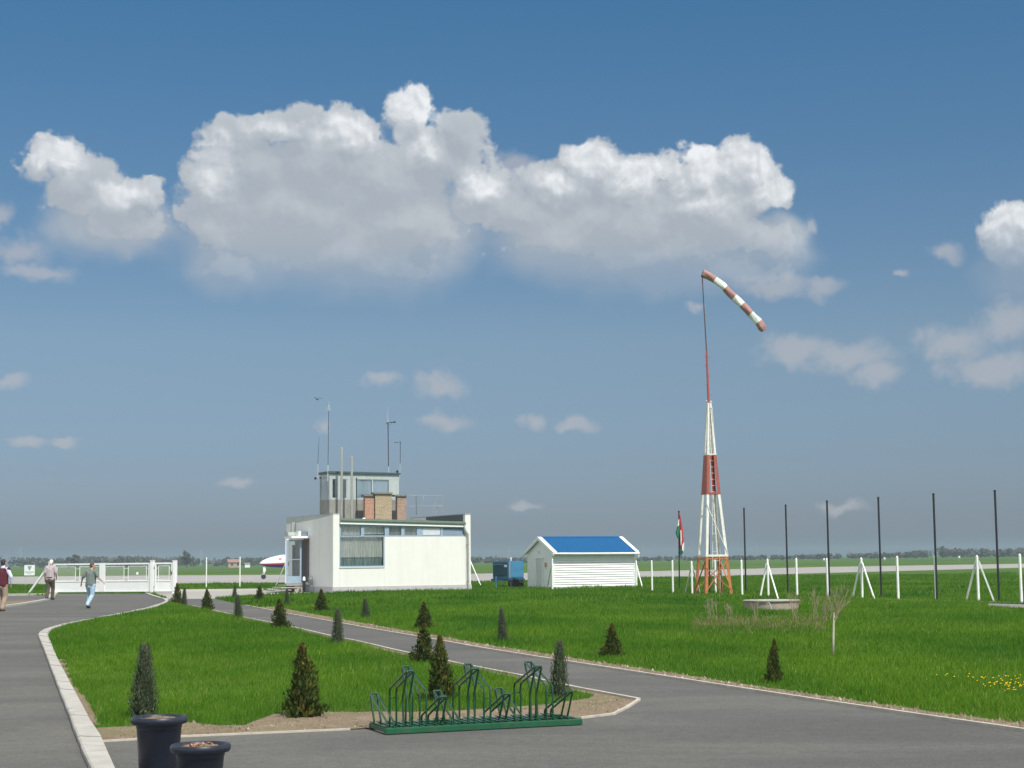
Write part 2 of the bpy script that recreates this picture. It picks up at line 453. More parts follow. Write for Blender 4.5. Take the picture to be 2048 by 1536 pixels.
M['asphalt'] = asphalt_mat(); M['soil'] = soil_mat(); M['field'] = field_mat()
M['runway'] = mat('runway_concrete', (0.31, 0.295, 0.275), 0.95, 0.07, 0.05, 0.1, 2, dirt=(0.25, 0.24, 0.22), dscale=0.08, dirt_amt=0.6)
M['kerb'] = mat('kerb_concrete', (0.42, 0.40, 0.36), 0.92, 0.10, 5, 0.3, 60, dirt=(0.28, 0.25, 0.20), dirt_amt=0.55, dscale=3)
M['edging'] = mat('edging_concrete', (0.47, 0.43, 0.365), 0.95, 0.16, 4, 0.3, 60, dirt=(0.27, 0.22, 0.16), dirt_amt=0.5, dscale=2.2)
M['walk'] = mat('walkway_concrete', (0.34, 0.32, 0.29), 0.95, 0.10, 1.5, 0.2, 30, dirt=(0.33, 0.30, 0.26))
M['grass'] = leaf_mat('grass_blades', [(0.0, (0.042, 0.120, 0.005)), (0.45, (0.078, 0.200, 0.010)), (0.8, (0.130, 0.262, 0.018)), (0.95, (0.30, 0.32, 0.08))], 0.38,
                      (0.26, (0.50, 0.70, 0.62), (1.50, 1.22, 1.15)))
M['dry_grass'] = leaf_mat('dry_grass', [(0.0, (0.10, 0.11, 0.035)), (0.5, (0.19, 0.165, 0.075)), (1.0, (0.30, 0.25, 0.13))], 0.2)
M['thuja'] = leaf_mat('thuja_leaf', [(0.0, (0.040, 0.066, 0.016)), (0.45, (0.080, 0.112, 0.025)), (0.75, (0.125, 0.115, 0.028)), (1.0, (0.18, 0.115, 0.035))], 0.15)
M['juniper'] = leaf_mat('juniper_leaf', [(0.0, (0.058, 0.085, 0.044)), (0.5, (0.098, 0.130, 0.074)), (0.85, (0.135, 0.155, 0.095)), (1.0, (0.18, 0.145, 0.09))], 0.1)
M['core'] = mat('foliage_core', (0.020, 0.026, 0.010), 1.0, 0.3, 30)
M['far_leaf'] = leaf_mat('far_leaf', [(0.0, (0.085, 0.092, 0.066)), (0.5, (0.115, 0.116, 0.085)), (1.0, (0.145, 0.138, 0.105))], 0.15)
M['yellow'] = leaf_mat('dandelion_petal', [(0.0, (0.62, 0.42, 0.01)), (1.0, (0.80, 0.58, 0.03))], 0.2)


def cards(name, V, Q, tint, m, parent=None, loc=None, smooth=False):
    """fast mesh from numpy: V (n,3), Q (f,k) faces of equal size, tint per vertex"""
    me = bpy.data.meshes.new(name)
    V = np.ascontiguousarray(V, dtype=np.float32); Q = np.ascontiguousarray(Q, dtype=np.int32)
    k = Q.shape[1]
    me.vertices.add(len(V)); me.vertices.foreach_set('co', V.ravel())
    me.loops.add(Q.size); me.loops.foreach_set('vertex_index', Q.ravel())
    me.polygons.add(len(Q)); me.polygons.foreach_set('loop_start', np.arange(0, Q.size, k, dtype=np.int32))
    me.update(calc_edges=True)
    a = me.attributes.new('tint', 'FLOAT', 'POINT'); a.data.foreach_set('value', np.ascontiguousarray(tint, dtype=np.float32))
    me.materials.append(m)
    o = bpy.data.objects.new(name, me); col.objects.link(o)
    if parent is not None: o.parent = parent
    if loc is not None: o.location = loc
    return o

# ------------------------------------------------------------------ ground and paving
def sheet(name, pts, z, m, kind='structure'):
    b = bmesh.new()
    vs = [b.verts.new((p[0], p[1], z)) for p in pts]
    f = b.faces.new(vs); b.normal_update()
    bmesh.ops.triangulate(b, faces=[f], ngon_method='EAR_CLIP')
    b.normal_update()
    for f in b.faces:
        if f.normal.z < 0: f.normal_flip()
    me = bpy.data.meshes.new(name); b.to_mesh(me); b.free()
    o = bpy.data.objects.new(name, me); col.objects.link(o); me.materials.append(m)
    return tag(o, kind=kind)


def strip(name, pts, w, z0, z1, m, side=0.5, kind='structure', joints=0.0):
    """a kerb-like strip along pts; w may be a list; side: share of the width to the left of the line"""
    pts = [Vector((p[0], p[1], 0)) for p in pts]
    ws = w if isinstance(w, (list, tuple)) else [w] * len(pts)
    vs, fs = [], []
    for i, p in enumerate(pts):
        if i == 0: t = pts[1] - pts[0]
        elif i == len(pts) - 1: t = pts[-1] - pts[-2]
        else: t = (pts[i + 1] - p).normalized() + (p - pts[i - 1]).normalized()
        t.normalize(); n = Vector((-t.y, t.x, 0))
        a, b = p + n * (ws[i] * side), p - n * (ws[i] * (1 - side))
        for q, z in ((a, z0), (a, z1), (b, z1), (b, z0)): vs.append((q.x, q.y, z))
    for i in range(len(pts) - 1):
        for k in range(4): fs.append((i * 4 + k, i * 4 + (k + 1) % 4, i * 4 + 4 + (k + 1) % 4, i * 4 + 4 + k))
    fs += [(0, 1, 2, 3), tuple(len(pts) * 4 - 4 + k for k in (3, 2, 1, 0))]
    o = MB().add(vs, fs).build(name, m)
    return tag(o, kind=kind)


def dense(pts, step):
    out = []
    for a, b in zip(pts[:-1], pts[1:]):
        a, b = Vector(a), Vector(b); n = max(1, int((b - a).length / step))
        out += [a.lerp(b, i / n) for i in range(n)]
    return out + [Vector(pts[-1])]


def wob(p, s, seed=0.0):
    x, y = p[0], p[1]
    return s * (math.sin(x * 2.3 + y * 1.1 + seed) + 0.6 * math.sin(x * 5.1 - y * 3.7 + seed * 2) + 0.4 * math.sin(x * 11.3 + y * 9.1 + seed * 3)
                + 0.35 * math.sin(x * 23.0 - y * 19.0 + seed))


# base ground reaching past the wood, as one fan sheet
gb = MB()
rad = [0, 20, 60, 150, 400, 900, 1600, 2800]
gv, gf = [(0, 0, -0.012)], []
NS = 72
for r in rad[1:]:
    for k in range(NS):
        a = 2 * math.pi * k / NS
        x, y = r * math.cos(a), r * math.sin(a)
        z = -0.012 + (max(0.0, (r - 500) / 1100.0) * max(0, x / r) * 3.0 if y > 0 else 0)   # the land lifts a little far off on the right
        gv.append((x, y, z))
for k in range(NS): gf.append((0, 1 + k, 1 + (k + 1) % NS))
for i in range(len(rad) - 2):
    for k in range(NS): gf.append((1 + i * NS + k, 1 + (i + 1) * NS + k, 1 + (i + 1) * NS + (k + 1) % NS, 1 + i * NS + (k + 1) % NS))
gnd = tag(gb.add(gv, gf).build('ground', M['field']), kind='structure')
gnd.data.flip_normals() if gnd.data.polygons[0].normal.z < 0 else None

path_up = [G(*p) for p in [(428, 1197), (490, 1211), (575, 1228), (660, 1243.5), (745, 1259), (838, 1275), (900, 1286), (972, 1299), (1084, 1317), (1169, 1330),
                           (1320, 1353.5), (1482, 1379), (1665, 1407), (1848, 1434), (2048, 1463), (2500, 1528)]]
path_lo = [G(*p) for p in [(337, 1203), (385, 1212), (425, 1221), (490, 1236), (575, 1253), (614, 1262), (660, 1273), (716, 1284), (791, 1302), (912, 1328), (988, 1343), (1045, 1354), (1154, 1378), (1277, 1401)]]
isl_bot = [G(*p) for p in [(1277, 1401), (1254, 1416), (1227, 1429), (1154, 1438), (1000, 1446), (745, 1457), (526, 1467), (362, 1474), (273, 1479), (202, 1484)]]
kerb_out = [G(*p) for p in [(253, 1700), (157, 1490), (137, 1433), (109, 1360), (89, 1305), (76, 1273), (79, 1267), (88, 1262), (117, 1253), (171, 1242), (244, 1228), (288, 1219), (318, 1210), (334, 1203), (331, 1199), (322, 1197), (305, 1192), (293, 1186.5)]]
kerb_in = [G(*p) for p in [(292, 1700), (202, 1484), (181, 1452), (160, 1411), (140, 1373), (113, 1319), (96, 1275), (96, 1272), (104, 1262), (137, 1251), (176, 1241.5), (268, 1226), (310, 1217), (333, 1208), (337, 1203)]]

asph = [G(94, 1191), G(107, 1187), G(293, 1186.5), G(310, 1192), G(325, 1198), G(345, 1198)] + path_up + \
       [Vector((16, 3, 0)), Vector((14, -8, 0)), Vector((-14, -8, 0)), G(-900, 1500), G(-700, 1250), G(-400, 1193)]
sheet('asphalt', asph, -0.002, M['asphalt'])
# grass island between drive and path (raised bed of the lawn)
island = path_lo[:] + isl_bot[1:] + [p for p in kerb_in[2:-1]]
sheet('lawn', island, 0.002, M['field'])
# bare earth along the foot of the island, the rack corner and both path edges
soil_top = [(1190, 1386), (1184, 1396), (1094, 1411), (1003, 1419), (851, 1423), (690, 1426), (600, 1424), (545, 1430), (492, 1451), (376, 1446), (300, 1452), (230, 1456), (181, 1458)]
st = dense([G(*p) for p in soil_top], 0.12)
sp = dense([G(1240, 1394), G(1277, 1401)], 0.2) + isl_bot[1:] + [p + Vector((wob(p, 0.02), wob(p, 0.07), 0)) for p in st[::-1]]
sheet('soil', sp, 0.007, M['soil'])
ks_ = dense(kerb_in[2:6], 0.25)
sheet('soil.003', ks_ + [p + Vector((.04 + abs(wob(p, .06, 5)), 0, 0)) for p in ks_[::-1]], 0.0062, M['soil'])
pl = dense(path_lo, 0.35)
d_in = [p + Vector((-0.10, -0.16 - 0.0006 * p.y * p.y ** 0.5, 0)) - Vector((0, abs(wob(p, 0.05, 1)), 0)) for p in pl]
sheet('soil.001', pl[4:] + d_in[4:][::-1], 0.0065, M['soil'])
pu = dense(path_up[1:], 0.22)
d_up = [p + Vector((0.20, 0.50 + 0.00055 * p.y ** 2, 0)) + Vector((0, abs(wob(p, 0.13, 2)), 0)) for p in pu]
sheet('soil.002', pu + d_up[::-1], -0.004, M['soil'])

# kerbs and edgings
ko, ki = kerb_out, kerb_in
vs, fs = [], []
ko_ = dense(ko, 0.5); ki_ = dense(ki + [G(331, 1201), G(305, 1195)], 0.5)
nk = 90


def resample(pts, n):
    L = [0]
    for a, b in zip(pts[:-1], pts[1:]): L.append(L[-1] + (b - a).length)
    out = []; j = 0
    for i in range(n):
        t = L[-1] * i / (n - 1)
        while j < len(pts) - 2 and L[j + 1] < t: j += 1
        out.append(pts[j].lerp(pts[j + 1], min(1, (t - L[j]) / max(1e-6, L[j + 1] - L[j]))))
    return out


def ribbon(name, A, B, zA, zB, ztop, m):
    """kerb stones laid end to end with open joints"""
    vs, fs = [], []
    rk = random.Random(4)
    for i in range(len(A) - 1):
        g = min(.08, .007 / max(.05, (A[i + 1] - A[i]).length)); dz = rk.uniform(-.005, .005); sh = rk.uniform(-.004, .004)
        a0, a1 = A[i].lerp(A[i + 1], g), A[i].lerp(A[i + 1], 1 - g); b0, b1 = B[i].lerp(B[i + 1], g), B[i].lerp(B[i + 1], 1 - g)
        k0 = len(vs)
        for a, b in ((a0, b0), (a1, b1)):
            vs += [(a.x + sh, a.y, zA), (a.x + sh, a.y, ztop + dz - .012), (a.x + sh + (b.x - a.x) * .08, a.y + (b.y - a.y) * .08, ztop + dz), (b.x, b.y, ztop + dz), (b.x, b.y, zB)]
        for k in range(4): fs.append((k0 + k, k0 + k + 1, k0 + 5 + k + 1, k0 + 5 + k))
        fs += [(k0, k0 + 1, k0 + 2, k0 + 3, k0 + 4), (k0 + 9, k0 + 8, k0 + 7, k0 + 6, k0 + 5)]
    return tag(MB().add(vs, fs).build(name, m), kind='structure')


# split the kerb into its straight run and its curve so that both sides stay matched
iO = [0, 5, 7, 13]; iI = [0, 6, 8, 14]
A_, B_ = [], []
for (a0, a1), (b0, b1), n in (((0, 5), (0, 6), 40), ((5, 7), (6, 8), 6), ((7, 13), (8, 14), 50)):
    A_ += resample(ko[a0:a1 + 1], n)[: None if a1 == 13 else -1]; B_ += resample(ki[b0:b1 + 1], n)[: None if b1 == 14 else -1]
ribbon('kerb', A_, B_, -0.01, -0.01, 0.055, M['kerb'])
strip('kerb.001', [G(334, 1203), G(331, 1199.5), G(322, 1197), G(305, 1192), G(293, 1187)], 0.16, -0.01, 0.05, M['kerb'])
strip('path_edging', dense(path_lo[1:], 0.6), 0.055, -0.01, 0.03, M['edging'])
strip('path_edging.001', dense(path_up[1:], 0.6), 0.055, -0.01, 0.03, M['edging'])
strip('path_edging.002', dense([G(1277, 1401), G(1254, 1416), G(1227, 1429), G(1160, 1437)], 0.3), 0.045, -0.01, 0.018, M['edging'])
strip('path_edging.003', dense([G(700, 1459.5), G(526, 1467), G(362, 1474), G(202, 1484)], 0.3), 0.035, -0.01, 0.016, M['edging'])
# far side of the drive on the left: kerb of the field, traffic island with dry grass
strip('kerb.002', dense([G(-350, 1194), G(12, 1191.5), G(95, 1190.5)], 3), 0.45, -0.01, 0.11, M['kerb'])
ti = [G(*p) for p in [(96, 1200), (70, 1205), (40, 1210), (11, 1213.5), (-60, 1219), (-200, 1231), (-200, 1212), (-60, 1205), (10, 1202), (46, 1201.5), (75, 1200)]]
sheet('traffic_island', ti, 0.004, M['soil'])
strip('kerb.003', dense(ti[:6], 0.6), 0.22, -0.01, 0.07, M['kerb'])
strip('kerb.004', dense([G(110, 1187.5), G(104, 1193), G(100, 1199.5)], 0.6), 0.35, -0.01, 0.10, M['kerb'])

# concrete walkway from the gate to the building, apron beyond the fence
sheet('walkway', [G(300, 1184.5), G(345, 1183.8), G(500, 1180.3), G(620, 1180), G(660, 1183), G(666, 1187.5), G(600, 1189), G(500, 1192), G(428, 1197.3), G(345, 1198.2), G(334, 1198)], -0.006, M['walk'])
apron = [G(-500, 1172), G(350, 1169), G(947, 1164.7), G(1320, 1155.5), G(1400, 1152.5), G(1621, 1146.5), G(2048, 1135.2), G(2500, 1124)]
apron_f = [G(2500, 1117.5), G(2048, 1127.3), G(1621, 1134.4), G(1320, 1141.8), G(947, 1147.2), G(350, 1150.8), G(-500, 1157)]
sheet('runway', apron + apron_f, -0.005, M['runway'])
gravel = [G(350, 1184.2), G(500, 1180.6), G(560, 1179.5), G(560, 1176.5), G(350, 1178.5)]
sheet('gravel_strip', gravel, -0.008, M['concrete_pale'])

# ------------------------------------------------------------------ sun, sky, clouds
SUN_EL = R_(53)
SH = Vector((0.545, -0.838, 0)).normalized()
SUN = Vector((SH.x * math.cos(SUN_EL), SH.y * math.cos(SUN_EL), math.sin(SUN_EL)))
sd = bpy.data.lights.new('sun', 'SUN'); so = bpy.data.objects.new('sun', sd); col.objects.link(so)
sd.energy = 4.3; sd.angle = R_(0.53); sd.color = (1.0, 0.955, 0.88)
so.location = (0, 0, 60)
so.rotation_euler = SUN.to_track_quat('Z', 'Y').to_euler()

w = bpy.data.worlds.new('World'); sc.world = w; w.use_nodes = True
nt = w.node_tree
for n in list(nt.nodes): nt.nodes.remove(n)
L = nt.links
sky = N(nt, 'ShaderNodeTexSky', sky_type='NISHITA'); sky.sun_disc = False
sky.sun_elevation = SUN_EL; sky.sun_rotation = math.atan2(SUN.x, SUN.y)
sky.altitude = 100; sky.air_density = 1.0; sky.dust_density = 0.6; sky.ozone_density = 3.0
tc = N(nt, 'ShaderNodeTexCoord').outputs['Generated']
sx = N(nt, 'ShaderNodeSeparateXYZ'); L.new(tc, sx.inputs[0])


def mth(op, a, b=None, c=None, clamp=False):
    n = N(nt, 'ShaderNodeMath', operation=op); n.use_clamp = clamp
    for i, v in enumerate((a, b, c)):
        if v is None: continue
        if hasattr(v, 'node'): L.new(v, n.inputs[i])
        else: n.inputs[i].default_value = v
    return n.outputs[0]


az = mth('ARCTAN2', sx.outputs[0], sx.outputs[1])
el = mth('ARCSINE', sx.outputs[2])
KS = 3200.0                                      # angle unit used for the cloud layout
cu = N(nt, 'ShaderNodeCombineXYZ')
L.new(mth('MULTIPLY', az, KS), cu.inputs[0]); L.new(mth('MULTIPLY', el, KS), cu.inputs[1])


def ang(px, py):
    d = ray(px, py).normalized()
    return math.atan2(d.x, d.y) * KS, math.asin(d.z) * KS


def blob_group(name, blobs, noise_spec):
    """node group: angular position -> cloud body height field (max of soft blobs, eroded by fractal noise)"""
    g = bpy.data.node_groups.new(name, 'ShaderNodeTree')
    g.interface.new_socket('Vector', in_out='INPUT', socket_type='NodeSocketVector')
    g.interface.new_socket('Value', in_out='OUTPUT', socket_type='NodeSocketFloat')
    gi, go = g.nodes.new('NodeGroupInput'), g.nodes.new('NodeGroupOutput')
    K = g.links
    # warp
    vec = gi.outputs[0]
    for sc_, amp, det in noise_spec['warp']:
        n = g.nodes.new('ShaderNodeTexNoise'); n.inputs['Scale'].default_value = sc_; n.inputs['Detail'].default_value = det; n.inputs['Roughness'].default_value = 0.55
        K.new(gi.outputs[0], n.inputs['Vector'])
        s = g.nodes.new('ShaderNodeVectorMath'); s.operation = 'SUBTRACT'; s.inputs[1].default_value = (0.5, 0.5, 0.5); K.new(n.outputs['Color'], s.inputs[0])
        k = g.nodes.new('ShaderNodeVectorMath'); k.operation = 'MULTIPLY_ADD'; k.inputs[1].default_value = (amp, amp, 0); K.new(s.outputs[0], k.inputs[0]); K.new(vec, k.inputs[2])
        vec = k.outputs[0]
    acc = None
    for (px, py, rx, ry, *wt) in blobs:
        wt = wt[0] if wt else 1.0
        a, e = ang(px, py)
        k = g.nodes.new('ShaderNodeVectorMath'); k.operation = 'MULTIPLY_ADD'
        k.inputs[1].default_value = (1 / rx, 1 / ry, 0); k.inputs[2].default_value = (-a / rx, -e / ry, 0)
        K.new(vec, k.inputs[0])
        ln = g.nodes.new('ShaderNodeVectorMath'); ln.operation = 'LENGTH'; K.new(k.outputs[0], ln.inputs[0])
        m1 = g.nodes.new('ShaderNodeMath'); m1.operation = 'MULTIPLY_ADD'; m1.inputs[1].default_value = -wt; m1.inputs[2].default_value = wt
        K.new(ln.outputs['Value'], m1.inputs[0])
        if acc is None: acc = m1.outputs[0]
        else:
            mx = g.nodes.new('ShaderNodeMath'); mx.operation = 'SMOOTH_MAX'; mx.inputs[2].default_value = 0.26
            K.new(acc, mx.inputs[0]); K.new(m1.outputs[0], mx.inputs[1]); acc = mx.outputs[0]
    for sc_, amp, det, ro in noise_spec['add']:
        n = g.nodes.new('ShaderNodeTexNoise'); n.inputs['Scale'].default_value = sc_; n.inputs['Detail'].default_value = det; n.inputs['Roughness'].default_value = ro
        K.new(gi.outputs[0], n.inputs['Vector'])
        m1 = g.nodes.new('ShaderNodeMath'); m1.operation = 'MULTIPLY_ADD'; m1.inputs[1].default_value = amp; m1.inputs[2].default_value = -amp * 0.5
        K.new(n.outputs['Fac'], m1.inputs[0])
        ad = g.nodes.new('ShaderNodeMath'); ad.operation = 'ADD'; K.new(acc, ad.inputs[0]); K.new(m1.outputs[0], ad.inputs[1]); acc = ad.outputs[0]
    K.new(acc, go.inputs[0])
    return g


cum = [(115, 318, 75, 50), (70, 340, 50, 36), (165, 365, 85, 60), (240, 405, 90, 55), (290, 390, 48, 42), (150, 405, 75, 55), (235, 455, 120, 55, .8),
       (500, 330, 130, 100), (640, 330, 150, 115), (440, 385, 105, 100), (480, 275, 95, 50), (580, 262, 120, 52), (690, 272, 95, 60), (822, 225, 66, 58), (930, 268, 68, 52),
       (880, 330, 115, 80), (760, 360, 160, 115), (600, 430, 240, 110), (820, 450, 140, 100), (425, 450, 85, 90), (690, 510, 220, 75, .8), (455, 540, 85, 36, .8), (770, 535, 130, 50, .7),
       (960, 390, 75, 62), (1050, 425, 130, 80), (1180, 330, 72, 54), (1115, 370, 90, 58), (1270, 362, 95, 60), (1335, 335, 42, 36), (1395, 345, 75, 62), (1475, 335, 78, 58),
       (1535, 385, 62, 55), (1400, 405, 150, 80), (1250, 445, 220, 80), (1450, 450, 125, 80), (1300, 510, 260, 60, .8), (1140, 480, 190, 70, .8), (1552, 485, 50, 42, .8), (1480, 545, 140, 42, .7),
       (2015, 470, 62, 62), (2050, 435, 60, 40), (2060, 520, 90, 80)]
wisp = [(40, 495, 70, 36), (75, 540, 85, 26), (0, 432, 32, 28), (1645, 573, 68, 26), (1550, 572, 100, 32), (1590, 700, 100, 34), (1700, 712, 110, 38), (1755, 750, 62, 32), (2015, 650, 80, 48),
        (1900, 690, 90, 44), (1985, 738, 130, 42), (1888, 508, 46, 22), (768, 765, 50, 24), (880, 770, 62, 34), (890, 842, 72, 24), (1150, 845, 46, 22), (1065, 850, 30, 22), (475, 963, 40, 14),
        (22, 765, 42, 24), (60, 878, 50, 14), (132, 884, 26, 12), (1395, 615, 30, 16), (1030, 332, 58, 34), (1690, 1014, 60, 16), (1625, 450, 16, 22), (1045, 1010, 40, 12), (645, 845, 20, 22), (1800, 545, 18, 12)]
heads = [(825, 215, 75, 70), (850, 290, 60, 60, .7), (690, 262, 95, 60, .9), (560, 262, 120, 40, .5), (430, 300, 60, 50, .8), (430, 350, 70, 60, .7), (1185, 320, 85, 60), (1120, 370, 80, 50, .8), (1280, 355, 110, 60, .9),
         (1400, 340, 90, 75), (1490, 330, 90, 65), (1540, 390, 60, 55), (1420, 400, 130, 50, .6), (960, 370, 75, 50, .8), (2025, 455, 80, 75), (110, 312, 85, 55, .8), (240, 385, 90, 45, .7), (780, 270, 60, 60, .5)]
gC = blob_group('cloud_body', cum, dict(warp=[(0.011, 80, 3), (0.045, 20, 2)], add=[(0.020, 0.56, 5, 0.58), (0.07, 0.22, 3, 0.58)]))
fill = [(165, 385, 85, 60), (240, 425, 75, 45), (480, 370, 130, 110), (640, 370, 160, 130), (560, 450, 180, 100), (790, 400, 150, 110), (880, 320, 90, 60), (820, 265, 45, 40), (700, 480, 190, 80),
        (960, 410, 70, 50), (1090, 430, 120, 70), (1240, 420, 170, 80), (1400, 420, 150, 90), (1500, 385, 70, 55), (1180, 350, 60, 40), (1330, 480, 220, 60), (2040, 490, 70, 60)]
gF = blob_group('cloud_core', fill, dict(warp=[(0.011, 60, 2)], add=[(0.02, 0.25, 3, 0.6)]))
low = [(610, 490, 300, 110), (760, 535, 190, 75), (455, 540, 110, 55), (1250, 490, 330, 105), (1380, 535, 270, 70), (225, 455, 160, 80), (1130, 460, 210, 100), (860, 470, 140, 110), (2060, 540, 110, 80), (1560, 480, 70, 70)]
gL = blob_group('cloud_underside', low, dict(warp=[(0.008, 90, 2)], add=[(0.013, 0.35, 3, 0.5)]))
gW = blob_group('cloud_wisp', wisp, dict(warp=[(0.014, 70, 3)], add=[(0.028, 0.85, 5, 0.62)]))
gH = blob_group('cloud_heads', heads, dict(warp=[(0.02, 45, 3)], add=[(0.03, 0.5, 4, 0.62)]))


def use(g, vec):
    n = nt.nodes.new('ShaderNodeGroup'); n.node_tree = g; L.new(vec, n.inputs[0]); return n.outputs[0]


def off(dx, dy):
    n = N(nt, 'ShaderNodeVectorMath', operation='ADD'); n.inputs[1].default_value = (dx, dy, 0); L.new(cu.outputs[0], n.inputs[0]); return n.outputs[0]


def sstep(v, a, b):
    n = N(nt, 'ShaderNodeMapRange', interpolation_type='SMOOTHSTEP'); n.inputs['From Min'].default_value = a; n.inputs['From Max'].default_value = b
    L.new(v, n.inputs['Value']); return n.outputs['Result']


d0 = use(gC, cu.outputs[0]); d2 = use(gC, off(17, 32))
hd = use(gH, cu.outputs[0])
bot = mth('SUBTRACT', d2, d0, clamp=True)              # undersides melt away softly
n_ = N(nt, 'ShaderNodeMapRange', interpolation_type='SMOOTHSTEP'); n_.inputs['From Min'].default_value = 0.03
L.new(d0, n_.inputs['Value']); L.new(mth('MULTIPLY_ADD', bot, 1.5, 0.27), n_.inputs['From Max'])
cov = mth('MAXIMUM', n_.outputs['Result'], mth('MULTIPLY', sstep(use(gL, cu.outputs[0]), -0.10, 0.55), 0.86))
cov = mth('MAXIMUM', cov, sstep(use(gF, cu.outputs[0]), 0.02, 0.30))
wv = mth('MULTIPLY', sstep(use(gW, cu.outputs[0]), -0.08, 0.80), 0.60)
# light on the cumulus: sides that turn to the sun (up and right) are bright
lit = mth('MULTIPLY', mth('SUBTRACT', d0, d2), 1.35)
thick = sstep(d0, 0.15, 0.9)
soft = noise(nt, 0.009, 5, 0.5, cu.outputs[0], 0.5)
br = mth('ADD', mth('MULTIPLY', sstep(lit, -0.45, 0.65), 0.40), mth('MULTIPLY', sstep(hd, 0.0, 0.6), 0.50))
br = mth('ADD', br, mth('MULTIPLY_ADD', soft.outputs['Fac'], 0.5, -0.22))
em0, em1 = noise(nt, 0.026, 4, 0.52, cu.outputs[0], 0.5), noise(nt, 0.026, 4, 0.52, off(6, 11), 0.5)      # small billows turned to the sun
br = mth('ADD', br, mth('MULTIPLY', mth('SUBTRACT', em0.outputs['Fac'], em1.outputs['Fac']), mth('MULTIPLY_ADD', sstep(hd, -0.15, 0.5), 0.62, 0.22)))
br = mth('SUBTRACT', br, mth('MULTIPLY', thick, 0.12), clamp=True)
cr_ = N(nt, 'ShaderNodeValToRGB'); L.new(br, cr_.inputs['Fac'])
els = cr_.color_ramp.elements
els[0].position = 0.0; els[0].color = (0.41, 0.455, 0.51, 1)
els[1].position = 1.0; els[1].color = (0.90, 0.92, 0.94, 1)
e = els.new(0.35); e.color = (0.50, 0.54, 0.585, 1)
e = els.new(0.62); e.color = (0.62, 0.655, 0.69, 1)
# lower parts of every cloud dissolve into the haze
lowf = sstep(el, 0.16, 0.205)
cov = mth('MULTIPLY', cov, mth('MULTIPLY_ADD', lowf, 0.62, 0.34))
bgS = N(nt, 'ShaderNodeBackground'); bgS.inputs['Strength'].default_value = 0.075
# deepen the blue overhead, grey it towards the horizon (air the Nishita model leaves out)
tr = N(nt, 'ShaderNodeValToRGB'); L.new(mth('MULTIPLY', el, 2.6, clamp=True), tr.inputs['Fac'])
te = tr.color_ramp.elements
te[0].position = 0.0; te[0].color = (0.45, 0.53, 0.82, 1)
te[1].position = 1.0; te[1].color = (0.47, 0.98, 1.15, 1)
x_ = te.new(0.35); x_.color = (0.87, 0.905, 0.93, 1)
L.new(mixc(nt, 1.0, sky.outputs[0], tr.outputs[0], 'MULTIPLY'), bgS.inputs['Color'])
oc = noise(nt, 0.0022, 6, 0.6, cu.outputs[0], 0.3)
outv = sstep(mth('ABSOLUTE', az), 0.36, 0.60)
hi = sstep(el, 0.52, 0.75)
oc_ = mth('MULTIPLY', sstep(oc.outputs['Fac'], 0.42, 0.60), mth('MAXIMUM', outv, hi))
bgO = N(nt, 'ShaderNodeBackground'); bgO.inputs['Color'].default_value = (0.97, 0.97, 0.96, 1); bgO.inputs['Strength'].default_value = 1.4  # bright cloud field added outside the view to raise the fill light
bgC = N(nt, 'ShaderNodeBackground'); L.new(cr_.outputs[0], bgC.inputs['Color']); bgC.inputs['Strength'].default_value = 0.95
bgW = N(nt, 'ShaderNodeBackground'); bgW.inputs['Color'].default_value = (0.47, 0.475, 0.505, 1)
mw = N(nt, 'ShaderNodeMixShader'); L.new(wv, mw.inputs[0]); L.new(bgS.outputs[0], mw.inputs[1]); L.new(bgW.outputs[0], mw.inputs[2])
mc = N(nt, 'ShaderNodeMixShader'); L.new(cov, mc.inputs[0]); L.new(mw.outputs[0], mc.inputs[1]); L.new(bgC.outputs[0], mc.inputs[2])
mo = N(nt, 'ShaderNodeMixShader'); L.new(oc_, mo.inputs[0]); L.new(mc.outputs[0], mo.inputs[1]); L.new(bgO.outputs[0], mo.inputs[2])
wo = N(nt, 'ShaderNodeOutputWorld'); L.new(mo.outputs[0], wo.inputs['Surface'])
w.cycles.sampling_method = 'MANUAL'; w.cycles.sample_map_resolution = 1024

# air
hz = bpy.data.materials.new('haze_air'); hz.use_nodes = True
hn = hz.node_tree; hn.nodes.remove(hn.nodes['Principled BSDF'])
pv = N(hn, 'ShaderNodeVolumePrincipled'); pv.inputs['Color'].default_value = (0.38, 0.48, 0.59, 1); pv.inputs['Density'].default_value = 0.00042
pv.inputs['Anisotropy'].default_value = 0.0
hn.links.new(pv.outputs[0], hn.nodes['Material Output'].inputs['Volume'])
tag(MB().box(-2900, 2900, -2900, 2900, -2.0, 17.0).build('haze', hz), kind='stuff')

sc.view_settings.view_transform = 'Standard'; sc.view_settings.look = 'None'
sc.view_settings.exposure = 0.08; sc.view_settings.gamma = 1.0
sc.render.engine = 'CYCLES'
sc.cycles.use_denoising = True
sc.cycles.max_bounces = 8; sc.cycles.transparent_max_bounces = 24; sc.cycles.volume_bounces = 1
sc.cycles.volume_step_rate = 4.0

# ------------------------------------------------------------------ control building
BF = Frame(G(666, 1186), 26)
bld = empty('control_building', BF.o, BF.a, 'low white control building with a glazed roof cab and an open glass door', 'building')
W, D = 7.99, 7.95
ZT = 4.15                      # top of the side walls


def bl(px, py, v=0.0): return BF.f(px, py, v)


